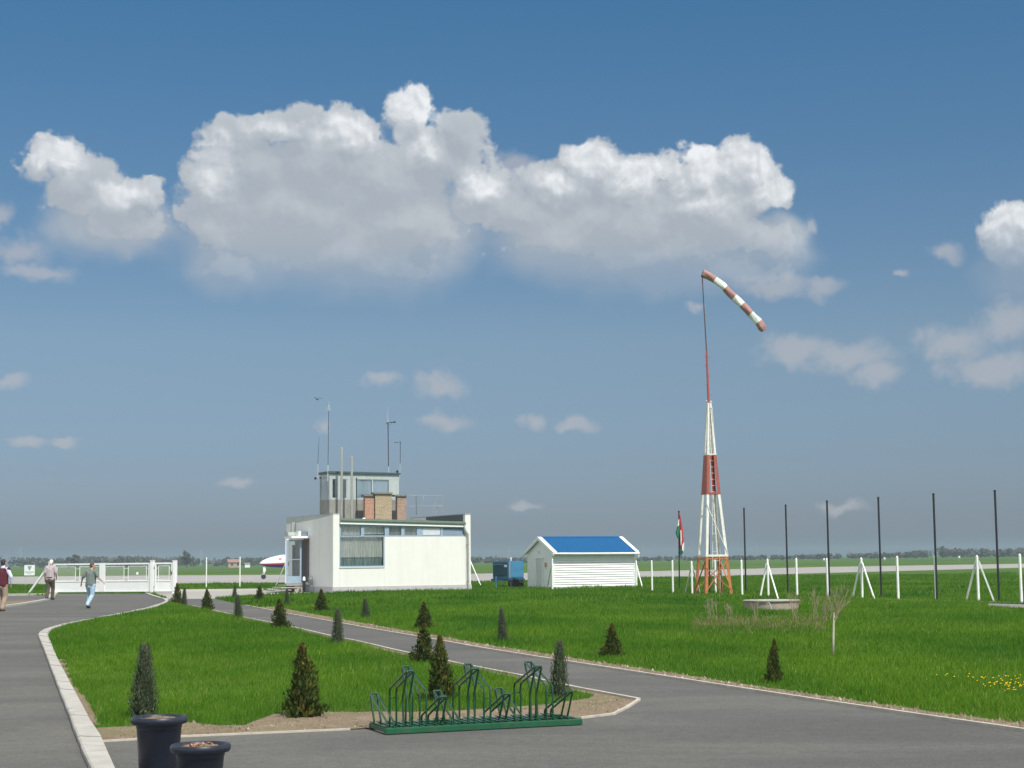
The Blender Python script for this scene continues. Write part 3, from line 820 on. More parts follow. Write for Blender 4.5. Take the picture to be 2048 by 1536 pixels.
zb_top = bl(680, 1053, .1)[1]; zb_bot = bl(800, 1073.5)[1]
zg0, zg1 = bl(680, 1046)[1], bl(927, 1052.5)[1]
m = MB()
m.box(0, .36, 0, D, .30, ZT)                                     # left side wall
m.box(W - .33, W, 0, D, .30, ZT)                                 # right side wall
ww = bl(769.5, 1100)[0]                                          # right edge of the big window
m.box(ww, W - .332, .012, .30, .30, zb_bot)                      # front wall right of the window
m.box(.362, ww - .002, .012, .30, .30, bl(720, 1135)[1])         # below the window
m.box(.362, W - .332, D - .3, D - .002, .30, 3.7)
wl = m.build('wall', M['render_white'], bld, bevel=0.012)
MB().box(-.03, W + .03, -.03, .02, -.05, .298).box(-.03, .02, .022, D + .03, -.05, .298).box(W - .02, W + .03, .022, D + .03, -.05, .298).build('plinth', M['plinth'], bld)
MB().prism([(0.32, 3.46), (D - .05, 4.02), (D - .05, 4.10), (0.32, 3.56)], 'x', .365, W - .335).build('roof', M['roofing'], bld)
# parapet copings and the drip of the roof edge on the left side
MB().box(-.02, .38, -.02, D + .02, ZT + .002, ZT + .035).box(W - .35, W + .02, -.02, D + .02, ZT + .002, ZT + .035).build('coping', M['pale_flash'], bld)
MB().prism([(.5, ZT - .002), (D, ZT - .002), (D, ZT - .34), (4.4, ZT - .25), (2.2, ZT - .16), (.5, ZT - .07)], 'x', -.012, -.002).build('flashing', M['pale_flash'], bld)
MB().prism([(.28, ZT - .60), (5.5, ZT - .16), (5.5, ZT - .01), (.28, ZT - .01)], 'x', W - .345, W - .333).build('flashing', M['dark_flash'], bld)
# gutter and white board, falling to the right
gt = MB()
prof = [(0, 0), (.0, -.13), (-.05, -.20), (-.13, -.20), (-.17, -.12), (-.17, -.04), (-.14, -.04), (-.13, -.13), (-.06, -.16), (-.03, -.13), (-.03, 0)]
x0_, x1_ = .365, W - .36
vs = [(x0_, p[0] + .0, zg0 + p[1] + .26) for p in prof] + [(x1_, p[0], zg1 + p[1] + .26) for p in prof]
n_ = len(prof)
gt.add(vs, [tuple(range(n_)), tuple(range(2 * n_ - 1, n_ - 1, -1))] + [(i, n_ + i, n_ + (i + 1) % n_, (i + 1) % n_) for i in range(n_)])
gt.build('gutter', M['green_gutter'], bld)
MB().add([(x0_, -.10, zg0 + .055), (x1_, -.10, zg1 + .055), (x1_, .2, zg1 + .055), (x0_, .2, zg0 + .055), (x0_, -.10, zg0 - .055), (x1_, -.10, zg1 - .05), (x1_, .2, zg1 - .05), (x0_, .2, zg0 - .055)],
         [(0, 3, 2, 1), (4, 5, 6, 7), (0, 1, 5, 4), (1, 2, 6, 5), (2, 3, 7, 6), (3, 0, 4, 7)]).build('eaves_board', M['white_paint'], bld)
# window band
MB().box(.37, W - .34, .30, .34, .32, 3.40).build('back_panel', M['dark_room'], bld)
fr = MB()
zt_b = zg1 - .053


def zt_at(x): return zg0 + (zg1 - zg0) * (x - x0_) / (x1_ - x0_) - .056


xp = [bl(p, 1063)[0] for p in (680, 722.5, 729, 770, 778.5, 803, 809.5, 834, 845, 881.5, 887, 926)]
xp[0] = .364; xp[-1] = W - .336
zpt, zpb = bl(720, 1056.5)[1], bl(720, 1070)[1]
# frame: verticals, head, sill rail; panes sit 3 cm behind
for a, b in ((xp[0], xp[0] + .09), (xp[1] , xp[2]), (xp[3], xp[4]), (xp[5], xp[6]), (xp[7], xp[8]), (xp[9], xp[10]), (xp[11] - .06, xp[11])):
    fr.box(a, b, .03, .11, zb_bot + .05, zt_at(b) - .05)
fr.add([(xp[0], .025, zt_at(xp[0])), (xp[11], .025, zt_at(xp[11])), (xp[11], .115, zt_at(xp[11])), (xp[0], .115, zt_at(xp[0])), (xp[0], .025, zt_at(xp[0]) - .10), (xp[11], .025, zt_at(xp[11]) - .06), (xp[11], .115, zt_at(xp[11]) - .06), (xp[0], .115, zt_at(xp[0]) - .10)],
       [(0, 3, 2, 1), (4, 5, 6, 7), (0, 1, 5, 4), (1, 2, 6, 5), (2, 3, 7, 6), (3, 0, 4, 7)])
fr.box(xp[0], xp[11], .025, .115, zb_bot + .002, zb_bot + .075)
fr.build('window_frame', M['blue_frame'], bld, bevel=0.006)


def drape(x0, x1, z0, z1, y, amp, waves, m, name, parent):
    n = int(waves * 8); vs, fs = [], []
    for i in range(n + 1):
        t = i / n; x = x0 + (x1 - x0) * t
        yy = y + amp * math.sin(t * waves * 2 * math.pi + math.sin(t * 17) * .8) + amp * .4 * math.sin(t * waves * 5.1)
        for j in range(5):
            vs.append((x, yy + amp * .25 * math.sin(j * 2.1 + t * 30), z0 + (z1 - z0) * j / 4))
    for i in range(n):
        for j in range(4): fs.append((i * 5 + j, i * 5 + 5 + j, i * 5 + 6 + j, i * 5 + 1 + j))
    return MB().add(vs, fs).build(name, m, parent, smooth=True)


for k, (a, b) in enumerate(((0, 1), (2, 3), (4, 5), (6, 7))):
    xa, xb = xp[a] + (.09 if a == 0 else 0), xp[b]
    p_ = MB().box(xa, xb, .075, .082, zb_bot + .08, zt_at(xb) - .06).build('window_pane', M['glass'], bld)
    if k < 2: drape(xa + .01, xb - .01, zb_bot + (.10 if k == 0 else .14), zt_at(xb) - .07, .20, .028, 8, M['curtain'], 'curtain', p_)
    else: MB().box(xa, xb, .15, .16, zb_bot + .08, zt_at(xb) - .06).build('blind', M['olive_pane'], p_)
# louvred vents
for k, (a, b, mm_) in enumerate(((8, 9, 'louver_white'), (10, 11, 'blue_frame'))):
    xa, xb = xp[a] + .02, xp[b] - (.08 if b == 11 else .02)
    lv = MB()
    for i in range(7):
        z = zb_bot + .10 + i * (zt_at(xb) - .09 - zb_bot - .10) / 7
        lv.add([(xa, .04, z), (xb, .04, z), (xb, .09, z + .055), (xa, .09, z + .055), (xa, .048, z - .006), (xb, .048, z - .006), (xb, .098, z + .049), (xa, .098, z + .049)],
               [(0, 1, 2, 3), (7, 6, 5, 4), (0, 4, 5, 1), (1, 5, 6, 2), (2, 6, 7, 3), (3, 7, 4, 0)])
    lv.build('louvre', M[mm_], bld)
# big window
zw = bl(720, 1134)[1]
bigf = MB().box(.364, .42, .03, .11, zw, zb_bot - .002).box(ww - .06, ww - .004, .03, .11, zw, zb_bot - .002).box(.422, ww - .062, .03, .11, zw, zw + .06).build('window_frame', M['blue_frame'], bld)
MB().box(.422, ww - .062, .07, .078, zw + .06, zb_bot - .002).build('window_pane', M['glass'], bigf)
zl = bl(720, 1114)[1]
drape(.43, ww - .07, zl - .02, zb_bot, .20, .030, 19, M['curtain'], 'curtain', bigf)
drape(.43, ww - .07, zw + .06, zl + .03, .235, .022, 15, M['curtain_low'], 'curtain', bigf)
sl = MB()
for i in range(19):
    xa = .37 + i * (ww - .38) / 19
    sl.box(xa, xa + (ww - .38) / 19 - .012, -.035, .06, zw - .045, zw - .006)
sl.build('window_sill', M['white_paint'], bld, bevel=0.006)
# downpipe
xd = bl(935, 1120)[0]
MB().tube([(W - .42, -.09, zg1 + .07), (W - .42, -.09, zg1 - .08), (W - .36, -.10, zg1 - .24), (xd, -.09, zg1 - .45), (xd, -.08, zg1 - .62), (xd, -.08, .05)], .055, 10).build('downpipe', M['downpipe'], bld, smooth='auto')
for z in (.5, 1.5, 2.5): MB().lathe([(.062, -.02), (.072, -.02), (.072, .02), (.062, .02)], (xd, -.08, z), 12).build('pipe_clamp', M['galv'], bld)

# entrance on the left side: canopy, doorway, open leaf, steps
def lf(px, py, u=0.0): return BF.l(px, py, u)


y_d0, y_d1 = lf(617, 1120)[0], lf(600, 1120)[0]
zdt = lf(612, 1077)[1]
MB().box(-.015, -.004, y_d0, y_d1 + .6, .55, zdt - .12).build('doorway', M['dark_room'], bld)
MB().box(-.06, -.003, y_d0 - .14, y_d0, .5, zdt - .02).box(-.06, -.003, y_d1 + .6, y_d1 + .74, .5, zdt - .02).box(-.055, -.003, y_d0 + .002, y_d1 + .598, zdt - .12, zdt - .02).build('door_frame', M['red_jamb'], bld)
cx0 = bl(569, 1072, y_d0 + .95)[0]
cy0 = y_d0 - .25
can = MB().box(cx0, -.003, cy0, cy0 + 1.2, zdt, zdt + .13).build('canopy', M['white_paint'], bld, bevel=.01)
MB().box(cx0 - .05, cx0 + .42, cy0 + .45, cy0 + 1.15, zdt + .14, zdt + .36).build('canopy_cap', M['pale_flash'], can, bevel=.02)
MB().box(cx0 + .42, cx0 + .56, cy0 + .02, cy0 + .5, zdt + .135, zdt + .40).build('canopy_post', M['white_paint'], can)
# open leaf facing the viewer: solve its place on the plane y = y_d0 + .25
yl = y_d0 + .15
xl0, xl1 = bl(572, 1120, yl)[0], bl(603, 1120, yl)[0]
zl0, zl1 = bl(588, 1167, yl)[1], bl(588, 1080, yl)[1]
lm = MB()
lm.box(xl0, xl0 + .09, yl, yl + .05, zl0, zl1).box(xl1 - .09, xl1, yl, yl + .05, zl0, zl1).box(xl0 + .09, xl1 - .09, yl, yl + .05, zl1 - .07, zl1)
lm.box(xl0 + .09, xl1 - .09, yl, yl + .05, zl0, zl0 + .40)
zc = bl(588, 1119, yl)[1]
lm.box(xl0 + .09, xl1 - .09, yl + .01, yl + .045, zc - .02, zc + .02)
door = lm.build('door', M['blue_frame'], bld, bevel=.006)
MB().box(xl0 + .09, xl1 - .09, yl + .02, yl + .028, zl0 + .40, zl1 - .07).build('door_pane', M['glass_cab'], door)
MB().tube([(xl0 + .14, yl - .05, zc - .12), (xl0 + .14, yl - .05, zc - .35)], .015, 6).build('handle', M['mast_dark'], door)
MB().box(xl0 - .03, xl0 - .003, yl - .01, yl + .06, zl0, zl1 + .06).box(xl0 - .03, xl1 + .1, yl - .01, yl + .06, zl1 + .003, zl1 + .06).build('door_frame', M['white_paint'], bld)
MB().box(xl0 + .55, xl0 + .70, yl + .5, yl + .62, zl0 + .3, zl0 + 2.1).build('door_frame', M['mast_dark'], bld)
# pipe duct above the door and the little fanlight
yq = lf(590, 1050)[0]
MB().box(-.22, -.004, yq - .12, yq + .12, zdt + .13, ZT - .28).build('duct', M['pale_flash'], bld, bevel=.01)
y1_, y2_ = lf(616, 1068)[0], lf(602, 1068)[0]
MB().box(-.10, -.004, y1_, y2_, zdt + .16, zdt + .36).build('window_frame', M['blue_frame'], bld)
# steps (three slabs climbing to the right) and landing
stp = MB()
sx_ = [bl(548, 1180, yl - .1)[0], bl(562, 1180, yl - .1)[0], bl(574, 1180, yl - .1)[0]]
for i, (px, py) in enumerate(((548, 1180.5), (561, 1174.5), (573, 1169.5))):
    x, z = bl(px, py, yl - .35)
    z = max(z, .16)
    stp.box(x, -.02 if i == 2 else x + .95, yl - .45, yl + 1.2, z - .065, z)
stp.box(bl(585, 1170, yl)[0], -.03, yl - .4, yl + 1.2, -.02, bl(573, 1169.5, yl - .35)[1] - .067)
stp.build('step', M['concrete_pale'], bld, bevel=.012)

# control cab on the roof
VC = 1.9
xc0, zc1 = bl(659, 943, VC); xc1, zc1r = bl(798, 947, VC)
zc0 = 3.55
zsill = bl(700, 999.5, VC)[1]
DC = BF.l(639.5, 960, xc0)[0] - VC
DC = max(1.4, min(3.2, DC))
cab = MB().box(xc0, xc1, VC, VC + DC, zc0, zsill).build('cab_base', M['cab_lower'], bld)
cabf = MB()
tp = zc1 - .10
xw = [bl(p, 980, VC)[0] for p in (659, 665, 675, 681, 692.5, 699.5, 713, 714.5, 743.5, 746, 777.5, 798)]
zwt, zwb = bl(730, 959, VC)[1], bl(730, 996, VC)[1]
cabf.box(xc0, xc1, VC, VC + .07, zwt, tp)                                   # head
cabf.box(xc0, xc1, VC, VC + .07, zsill + .002, zwb)                         # foot rail
for a, b in ((0, 1), (2, 3), (5, 6), (8, 9), (10, 11)):
    cabf.box(xw[a], xw[b], VC, VC + .07, zwb, zwt)
cabf.box(xw[4], xw[5], VC + .004, VC + .06, zwb, zwt)
cabf.box(xc0, xc0 + .06, VC + .072, VC + .20, zsill + .002, tp).box(xc0, xc0 + .06, VC + DC - .12, VC + DC, zsill + .002, tp).box(xc0, xc0 + .06, VC + .202, VC + DC - .122, zwt + .1, tp)
cabf.box(xc0, xc1, VC + DC - .06, VC + DC, zsill + .002, tp).box(xc1 - .06, xc1, VC + .072, VC + DC - .062, zsill + .002, tp)
cabf.build('cab_frame', M['cab_panel'], bld, bevel=.005)
for a, b in ((1, 2), (3, 4), (6, 8), (9, 10)):
    MB().box(xw[a], xw[b], VC + .03, VC + .038, zwb, zwt).build('window_pane', M['glass_cab'], bld)
MB().box(xc0 + .02, xc0 + .028, VC + .20, VC + DC - .12, zsill + .002, zwt + .1).build('window_pane', M['glass_cab'], bld)
# sheets added inside the big panes, coloured as the pale reflected sky
for a, b in ((6, 8), (9, 10)):
    MB().box(xw[a] + .02, xw[b] - .02, VC + .075, VC + .085, zwb - .0, zwt + .02).build('blind', M['pale_blind'], bld)
MB().prism([(xc0 - .10, zc1 - .09), (xc1 + .06, zc1r - .06), (xc1 + .06, zc1r + .03), (xc0 - .10, zc1 + .02)], 'y', VC - .10, VC + DC + .08).build('cab_roof', M['cab_roof'], bld)

# flues, chimneys, vents on the roof
VF = 0.95


def roof_z(v): return 3.56 + (v - .32) * .075


for px, pt, pb in ((683.5, 896, 1024), (703.5, 913, 1034)):
    v = VF + (.35 if px < 690 else 0)
    x, z1 = bl(px, pt, v)
    r = .068
    fl_ = MB().tube([(x, v, roof_z(v) - .05), (x, v, z1 - .06)], r, 14)
    fl_.lathe([(r * .6, 0), (r * 1.12, 0), (r * 1.12, .06), (r * .5, .09), (0.001, .10)], (x, v, z1 - .06), 14)
    for q in (.3, .62): fl_.lathe([(r + .001, -.012), (r + .008, -.012), (r + .008, .012), (r + .001, .012)], (x, v, roof_z(v) + (z1 - roof_z(v)) * q), 14)
    fl_.build('flue_pipe', M['steel'], bld, smooth='auto')
for (p0, p1, pt, c0, c1, ct, mm_, v) in ((730, 748, 993, 727.5, 749.5, 989, 'brick_red', .95), (750.5, 783.5, 988.5, 747, 785.5, 985.5, 'brick_tan', .85), (794.5, 812.5, 993, 789, 814, 989.5, 'brick_mix', .95)):
    xa, z1 = bl(p0, pt, v); xb, _ = bl(p1, pt, v)
    ch = MB().box(xa, xb, v, v + .26, roof_z(v) - .06, z1).build('chimney', M[mm_], bld)
    ca, cz = bl(c0, ct, v - .08); cb, _ = bl(c1, ct, v - .08)
    MB().box(ca, cb, v - .08, v + .34, z1 + .002, z1 + .10).build('chimney_cap', M['cap_slab'], ch, bevel=.01)
    MB().box(xa - .03, xb + .03, v - .03, v + .1, roof_z(v) - .05, roof_z(v) + .13).build('chimney_foot', M['concrete'], ch)
x, _ = bl(725, 1028, .7)
MB().tube([(x, .7, 3.5), (x, .7, 3.86), (x + .04, .7, 3.92), (x + .14, .7, 3.93)], .055, 10).build('vent_pipe', M['white_paint'], bld, smooth='auto')
MB().tube([bl(713, 955, VC - .04)[:1] + (VC - .04, bl(713, 955, VC)[1]), (bl(713.5, 1000, VC - .04)[0], VC - .04, bl(713, 1000, VC)[1]), (bl(714.5, 1022, VC - .3)[0], VC - .3, roof_z(VC) + .2), (bl(722, 1031, .9)[0], .9, roof_z(.9) + .05)], .02, 6).build('cable', M['black'], bld)
# roof railing, right half
rl = MB()
RY = (1.0, 4.4)


def rp(px, py, v):
    x, z = bl(px, py, v); return (x, v, z)


rail_r = .017
for (a, b) in (((812, 990.5), (886, 991.5)), ((812, 1012.5), (888, 1012))):
    rl.tube([rp(*a, 4.2), rp(*b, 4.2)], rail_r, 6)
for (a, b, v0, v1) in (((846, 998), (838.5, 1031), 3.2, 3.2), ((874.5, 991.5), (864, 1031), 2.6, 2.6), ((875.5, 1013), (869.5, 1031), 3.4, 3.4), ((885, 991), (885.5, 1031), 4.2, 4.2)):
    rl.tube([rp(*a, v0), rp(*b, v1)], rail_r * .9, 6)
for (a, b) in (((815.5, 993), (832, 990.8)), ((815, 1014.5), (831.5, 1012.5)), ((874, 991.5), (880, 991.3)), ((874.5, 1012.8), (882, 1012.4)), ((846, 998), (848, 991)), ((832, 990.8), (833, 1030))):
    rl.tube([rp(*a, 3.2), rp(*b, 4.2)], rail_r, 6)
rl.build('roof_railing', M['galv'], bld)
# flood lamps on the cab corner
for px, py, q in ((631, 957, .075), (641, 956, .06)):
    v = VC + .8
    x, z = bl(px, py, v)
    lp = MB().lathe([(.001, -.09), (q * .6, -.09), (q, .02), (q, .05), (.001, .05)], (0, 0, 0), 12).build('floodlight', M['black'], bld, smooth='auto')
    lp.location = (x, v, z); lp.rotation_euler = (R_(80), 0, R_(-25))
x, z = bl(636, 956, VC + .8)
MB().tube([(x - .14, VC + .8, z + .02), (xc0 - .02, VC + .8, z + .02)], .016, 6).build('lamp_bracket', M['galv'], bld)
MB().ball((bl(794.5, 944, VC)[0], VC, bl(794.5, 943, VC)[1]), .075, 8, 6).build('floodlight', M['black'], bld)

# masts are things of their own
def bw(px, py, v):
    x, z = bl(px, py, v); return BF.w(x, v, z)


def mast(name, label, cat, pts, base):
    e_ = empty(name, base, 0, label, cat, 'masts and aerials on the control cab')
    return e_


def rel(p, b): return Vector(p) - Vector(b)


b0 = bw(635.6, 962, VC + .9)
e_ = mast('whip_aerial', 'short thin bare aerial at the left corner of the roof cab', 'aerial', None, b0)
MB().tube([rel(b0, b0), rel(bw(635.6, 928, VC + .9), b0)], .016, 6).build('foot_tube', M['mast_light'], e_)
MB().tube([rel(bw(635.6, 928, VC + .9), b0), rel(bw(638.3, 874, VC + .9), b0)], [.014, .008], 6).build('whip', M['mast_dark'], e_)
b0 = bw(655.5, 962, VC - .03)
e_ = mast('ground_plane_aerial', 'tall aerial with a small pale fan of spokes at its tip, left on the cab', 'aerial', None, b0)
MB().tube([rel(b0, b0), rel(bw(656, 930, VC - .03), b0)], .026, 8).build('foot_tube', M['mast_light'], e_)
j = bw(657.4, 822, VC - .03)
MB().tube([rel(bw(656, 930, VC - .03), b0), rel(j, b0)], .016, 6).build('pole', M['mast_dark'], e_)
fn = MB().tube([rel(j, b0), rel(bw(658.4, 803.5, VC - .03), b0)], .009, 6)
for k in range(5):
    a = 2 * math.pi * k / 5
    t_ = j + Vector((0, 0, .33))
    fn.tube([rel(t_, b0), rel(j + Vector((.14 * math.cos(a), .14 * math.sin(a), .02)), b0)], .006, 5)
fn.build('spokes', M['mast_light'], e_)
for py in (838, 856, 900): MB().ball(rel(bw(657.2 - (py - 838) * .012, py, VC - .03), b0), .028, 6, 5).build('clamp', M['mast_dark'], e_)
b0 = bw(777.5, 947, VC + .3)
e_ = mast('wind_vane_mast', 'tall dark mast carrying a side arm with a dark wind instrument above the cab', 'mast', None, b0)
MB().tube([rel(b0, b0), rel(bw(777, 933, VC + .3), b0)], .022, 8).build('foot_tube', M['mast_light'], e_)
j = bw(776, 845, VC + .3)
MB().tube([rel(bw(777, 933, VC + .3), b0), rel(j, b0)], .026, 8).build('pole', M['mast_dark'], e_)
am = MB().bar(rel(j + Vector((-.06, 0, -.01)), b0), rel(bw(790, 844.3, VC + .3), b0), .03, .045)
am.ball(rel(bw(789, 844, VC + .3), b0), .065, 8, 6, (1.2, 1, .8))
am.bar(rel(bw(776, 852, VC + .3), b0), rel(bw(784, 845.5, VC + .3), b0), .015)
am.bar(rel(bw(773, 847.5, VC + .3), b0), rel(bw(776, 847.5, VC + .3), b0), .05, .05)
am.build('instrument_arm', M['mast_dark'], e_)
MB().tube([rel(j, b0), rel(bw(775.7, 813, VC + .3), b0)], [.012, .005], 6).bar(rel(bw(775, 843, VC + .3), b0), rel(bw(773.5, 826, VC + .3), b0), .008).build('whip', M['mast_light'], e_)
MB().ball(rel(bw(776, 855.5, VC + .3), b0), .045, 7, 5).build('clamp', M['mast_dark'], e_)
MB().ball(rel(bw(776.5, 929, VC + .3), b0), .035, 7, 5).build('clamp', M['mast_dark'], e_)
b0 = bw(799.2, 962, VC + .1)
e_ = mast('anemometer_mast', 'short mast with a small cup anemometer arm at the right cab corner', 'mast', None, b0)
MB().tube([rel(b0, b0), rel(bw(800.4, 927, VC + .1), b0)], .014, 6).build('foot_tube', M['mast_light'], e_)
MB().tube([rel(bw(800.4, 927, VC + .1), b0), rel(bw(800.5, 884, VC + .1), b0)], .017, 6).build('pole', M['mast_dark'], e_)
an = MB().bar(rel(bw(800.5, 885, VC + .1), b0), rel(bw(792.5, 884.2, VC + .1), b0), .012)
c = rel(bw(791.5, 885, VC + .1), b0)
for k in range(3):
    a = 2.1 * k
    an.bar(c, c + Vector((.08 * math.cos(a), .08 * math.sin(a), .0)), .007).ball(c + Vector((.09 * math.cos(a), .09 * math.sin(a), 0)), .03, 6, 5)
an.ball(rel(bw(800.5, 884, VC + .1), b0), .035, 7, 5)
an.build('cup_anemometer', M['mast_dark'], e_)

# things by the entrance
b0 = BF.w(bl(608, 1183, yl - .9)[0], yl - .9)
e_ = empty('litter_bin', b0, BF.a, 'slim black litter bin with a white cap by the entrance steps', 'litter bin')
hb = bl(608, 1153, yl - .9)[1]
MB().lathe([(.085, 0), (.09, .02), (.09, hb * .72), (.085, hb * .74)], (0, 0, 0), 14).build('bin_body', M['black'], e_, smooth='auto')
MB().lathe([(.08, hb * .74), (.075, hb * .9), (.05, hb * .98), (.001, hb)], (0, 0, 0), 14).build('bin_cap', M['white_paint'], e_, smooth='auto')
v_ = yl - 1.2
b0 = BF.w(bl(622.5, 1184, v_)[0], v_)
e_ = empty('folded_chair', b0, BF.a + .3, 'grey tubular folding chair leaning against the shaded left wall', 'chair')
hb = bl(622.5, 1152, v_)[1]
c_ = MB()
for s_ in (-.13, .13): c_.tube([(s_, 0, 0), (s_, .06, hb * .95)], .012, 6)
c_.tube([(-.13, .06, hb * .95), (0, .065, hb), (.13, .06, hb * .95)], .012, 6)
c_.build('frame', M['galv'], e_)
MB().box(-.115, .115, .005, .02, hb * .42, hb * .78).build('seat', M['galv'], e_)

# ------------------------------------------------------------------ shed
SF = Frame(G(1106.5, 1178.5), 26)
shd = empty('shed', SF.o, SF.a, 'small white clapboard shed with a bright blue sheet metal roof', 'shed')
SL = SF.f(1268, 1150)[0]; SD = SF.l(1056.5, 1150)[0]
OV = .34                                             # roof overhang at the eaves
ze = SF.f(1190, 1104.5, -OV)[1]                      # eaves height
zr = SF.f(1160, 1074, SD / 2)[1]                     # ridge height
zwl = ze + (zr - ze) * OV / (OV + SD / 2) - .06      # wall head
# clapboard: real lapped boards on every side
wm = MB(); nb = 16; bh = zwl / nb
for i in range(nb):
    z0, z1 = i * bh, (i + 1) * bh
    for side in range(4):
        if side == 0: q = [(0, -.065, z0), (SL, -.065, z0), (SL, -.004, z1), (0, -.004, z1)]
        elif side == 1: q = [(SL, SD + .022, z0), (0, SD + .022, z0), (0, SD + .006, z1), (SL, SD + .006, z1)]
        elif side == 2: q = [(-.045, SD, z0), (-.045, 0, z0), (-.006, 0, z1), (-.006, SD, z1)]
        else: q = [(SL + .022, 0, z0), (SL + .022, SD, z0), (SL + .006, SD, z1), (SL + .006, 0, z1)]
        c = {0: (0, .061, 0), 1: (0, -.016, 0), 2: (.039, 0, 0), 3: (-.016, 0, 0)}[side]
        low = [(q[0][0] + c[0], q[0][1] + c[1], q[0][2]), (q[1][0] + c[0], q[1][1] + c[1], q[1][2])]
        wm.add(q + low, [(0, 1, 2, 3), (4, 5, 1, 0)])
# gables
ng = 7
for gx, sgn in ((0, -1), (SL, 1)):
    for i in range(ng):
        a, b = i / ng, (i + 1) / ng
        y0, y1 = SD / 2 * a, SD / 2 * b
        za, zb = zwl + (zr - .06 - zwl) * a, zwl + (zr - .06 - zwl) * b
        wm.add([(gx + sgn * .022, y0, za), (gx + sgn * .022, SD - y0, za), (gx + sgn * .006, SD - y1, zb), (gx + sgn * .006, y1, zb), (gx + sgn * .006, y0, za), (gx + sgn * .006, SD - y0, za)],
               [(0, 1, 2, 3), (0, 4, 5, 1)])
wm.add([(0, 0, 0), (SL, 0, 0), (SL, SD, 0), (0, SD, 0), (0, 0, zwl), (SL, 0, zwl), (SL, SD, zwl), (0, SD, zwl)], [(0, 1, 5, 4), (1, 2, 6, 5), (2, 3, 7, 6), (3, 0, 4, 7)])
wm.build('wall', M['white_paint'], shd)
for x, y in ((-.07, -.07), (SL - .02, -.07), (-.03, SD - .06), (SL - .06, SD - .06)):
    MB().box(x, x + .09, y, y + .09, 0, zwl + .02).build('corner_board', M['white_paint'], shd)
MB().box(-.049, SL + .029, -.068, SD + .034, -.05, .10).build('base_board', M['white_paint'], shd)
# roof: corrugated sheet on both slopes
OG = .15
slope = (zr - ze) / (SD / 2 + OV)
rb = MB(); nc = 150
for sgn in (1, -1):
    vs, fs = [], []
    for i in range(nc + 1):
        x = -OG + .22 + (SL + 2 * OG - .44) * i / nc
        h = .012 * (1 if (i % 6) in (0, 1) else 0)
        y_e, y_r = (-OV, SD / 2) if sgn > 0 else (SD + OV, SD / 2)
        vs += [(x, y_e, ze + h), (x, y_r, zr + h)]
    for i in range(nc): fs.append((2 * i, 2 * i + 2, 2 * i + 3, 2 * i + 1))
    rb.add(vs, fs)
roof = rb.build('roof', M['sheet_blue'], shd)
MB().prism([(-OV + .02, ze - .055), (SD / 2, zr - .055), (SD + OV - .02, ze - .055), (SD + OV - .02, ze - .015), (SD / 2, zr - .015), (-OV + .02, ze - .015)], 'x', -OG + .06, SL + OG - .06).build('roof_deck', M['white_paint'], shd)
for x0, x1 in ((-OG, -OG + .235), (SL + OG - .235, SL + OG)):
    MB().prism([(-OV - .02, ze + .016), (SD / 2, zr + .018), (SD + OV + .02, ze + .016), (SD + OV + .02, ze + .032), (SD / 2, zr + .036), (-OV - .02, ze + .032)], 'x', x0, x1).build('verge_flashing', M['white_paint'], shd)
for x0, x1 in ((-OG - .012, -OG + .058), (SL + OG - .058, SL + OG + .012)):
    MB().prism([(-OV, ze - .16), (SD / 2, zr - .17), (SD + OV, ze - .16), (SD + OV, ze + .014), (SD / 2, zr + .016), (-OV, ze + .014)], 'x', x0, x1).build('barge_board', M['white_paint'], shd)
MB().prism([(SD / 2 - .13, zr - .13 * slope + .02), (SD / 2, zr + .042), (SD / 2 + .13, zr - .13 * slope + .02), (SD / 2, zr + .012)], 'x', -OG + .02, SL + OG - .02).build('ridge_cap', M['sheet_blue'], shd)
MB().box(-OG + .062, SL + OG - .062, -OV - .015, -OV + .02, ze - .14, ze - .02).build('fascia_board', M['white_paint'], shd)
MB().tube([(-OG + .03, -OV - .065, ze - .05), (SL + OG, -OV - .065, ze - .085)], .05, 8).build('gutter', M['white_paint'], shd)
MB().tube([(SL + OG - .05, -OV - .065, ze - .08), (SL + OG - .05, -OV - .05, ze - .28), (SL + .06, -.07, ze - .48), (SL + .06, -.07, .05)], .032, 8).build('downpipe', M['white_paint'], shd)
# door in the gable
yd0, yd1 = SF.l(1086, 1150)[0], SF.l(1075, 1150)[0]
zdh = SF.l(1080, 1117)[1]
MB().box(-.05, -.024, yd0, yd1, .08, zdh - .05).build('door', mat('shed_door', (0.62, 0.62, 0.62), 0.5, 0.03), shd)
dfm = MB().box(-.075, -.022, yd0 - .07, yd0 - .002, 0.05, zdh).box(-.12, -.022, yd1 + .002, yd1 + .10, 0.05, zdh).box(-.08, -.022, yd0 - .10, yd1 + .13, zdh + .002, zdh + .07)
dfm.build('door_frame', M['white_paint'], shd)
MB().tube([(-.09, yd0 + .12, 1.0), (-.09, yd0 + .24, 1.0)], .014, 6).build('handle', M['galv'], shd)
yv, zv_ = SF.l(1078.5, 1103)
MB().ball((-.06, yv, zv_), .075, 8, 6).build('bulkhead_lamp', M['white_paint'], shd)
ys, zs = SF.l(1092.5, 1133)
MB().box(-.034, -.026, ys - .17, ys + .17, zs - .10, zs + .25).build('warning_sign', M['orange_sticker'], shd)
MB().prism([(ys - .10, zs - .02), (ys + .10, zs + .02), (ys - .02, zs + .19)], 'x', -.042, -.036).build('warning_symbol', M['red_sticker'], shd)

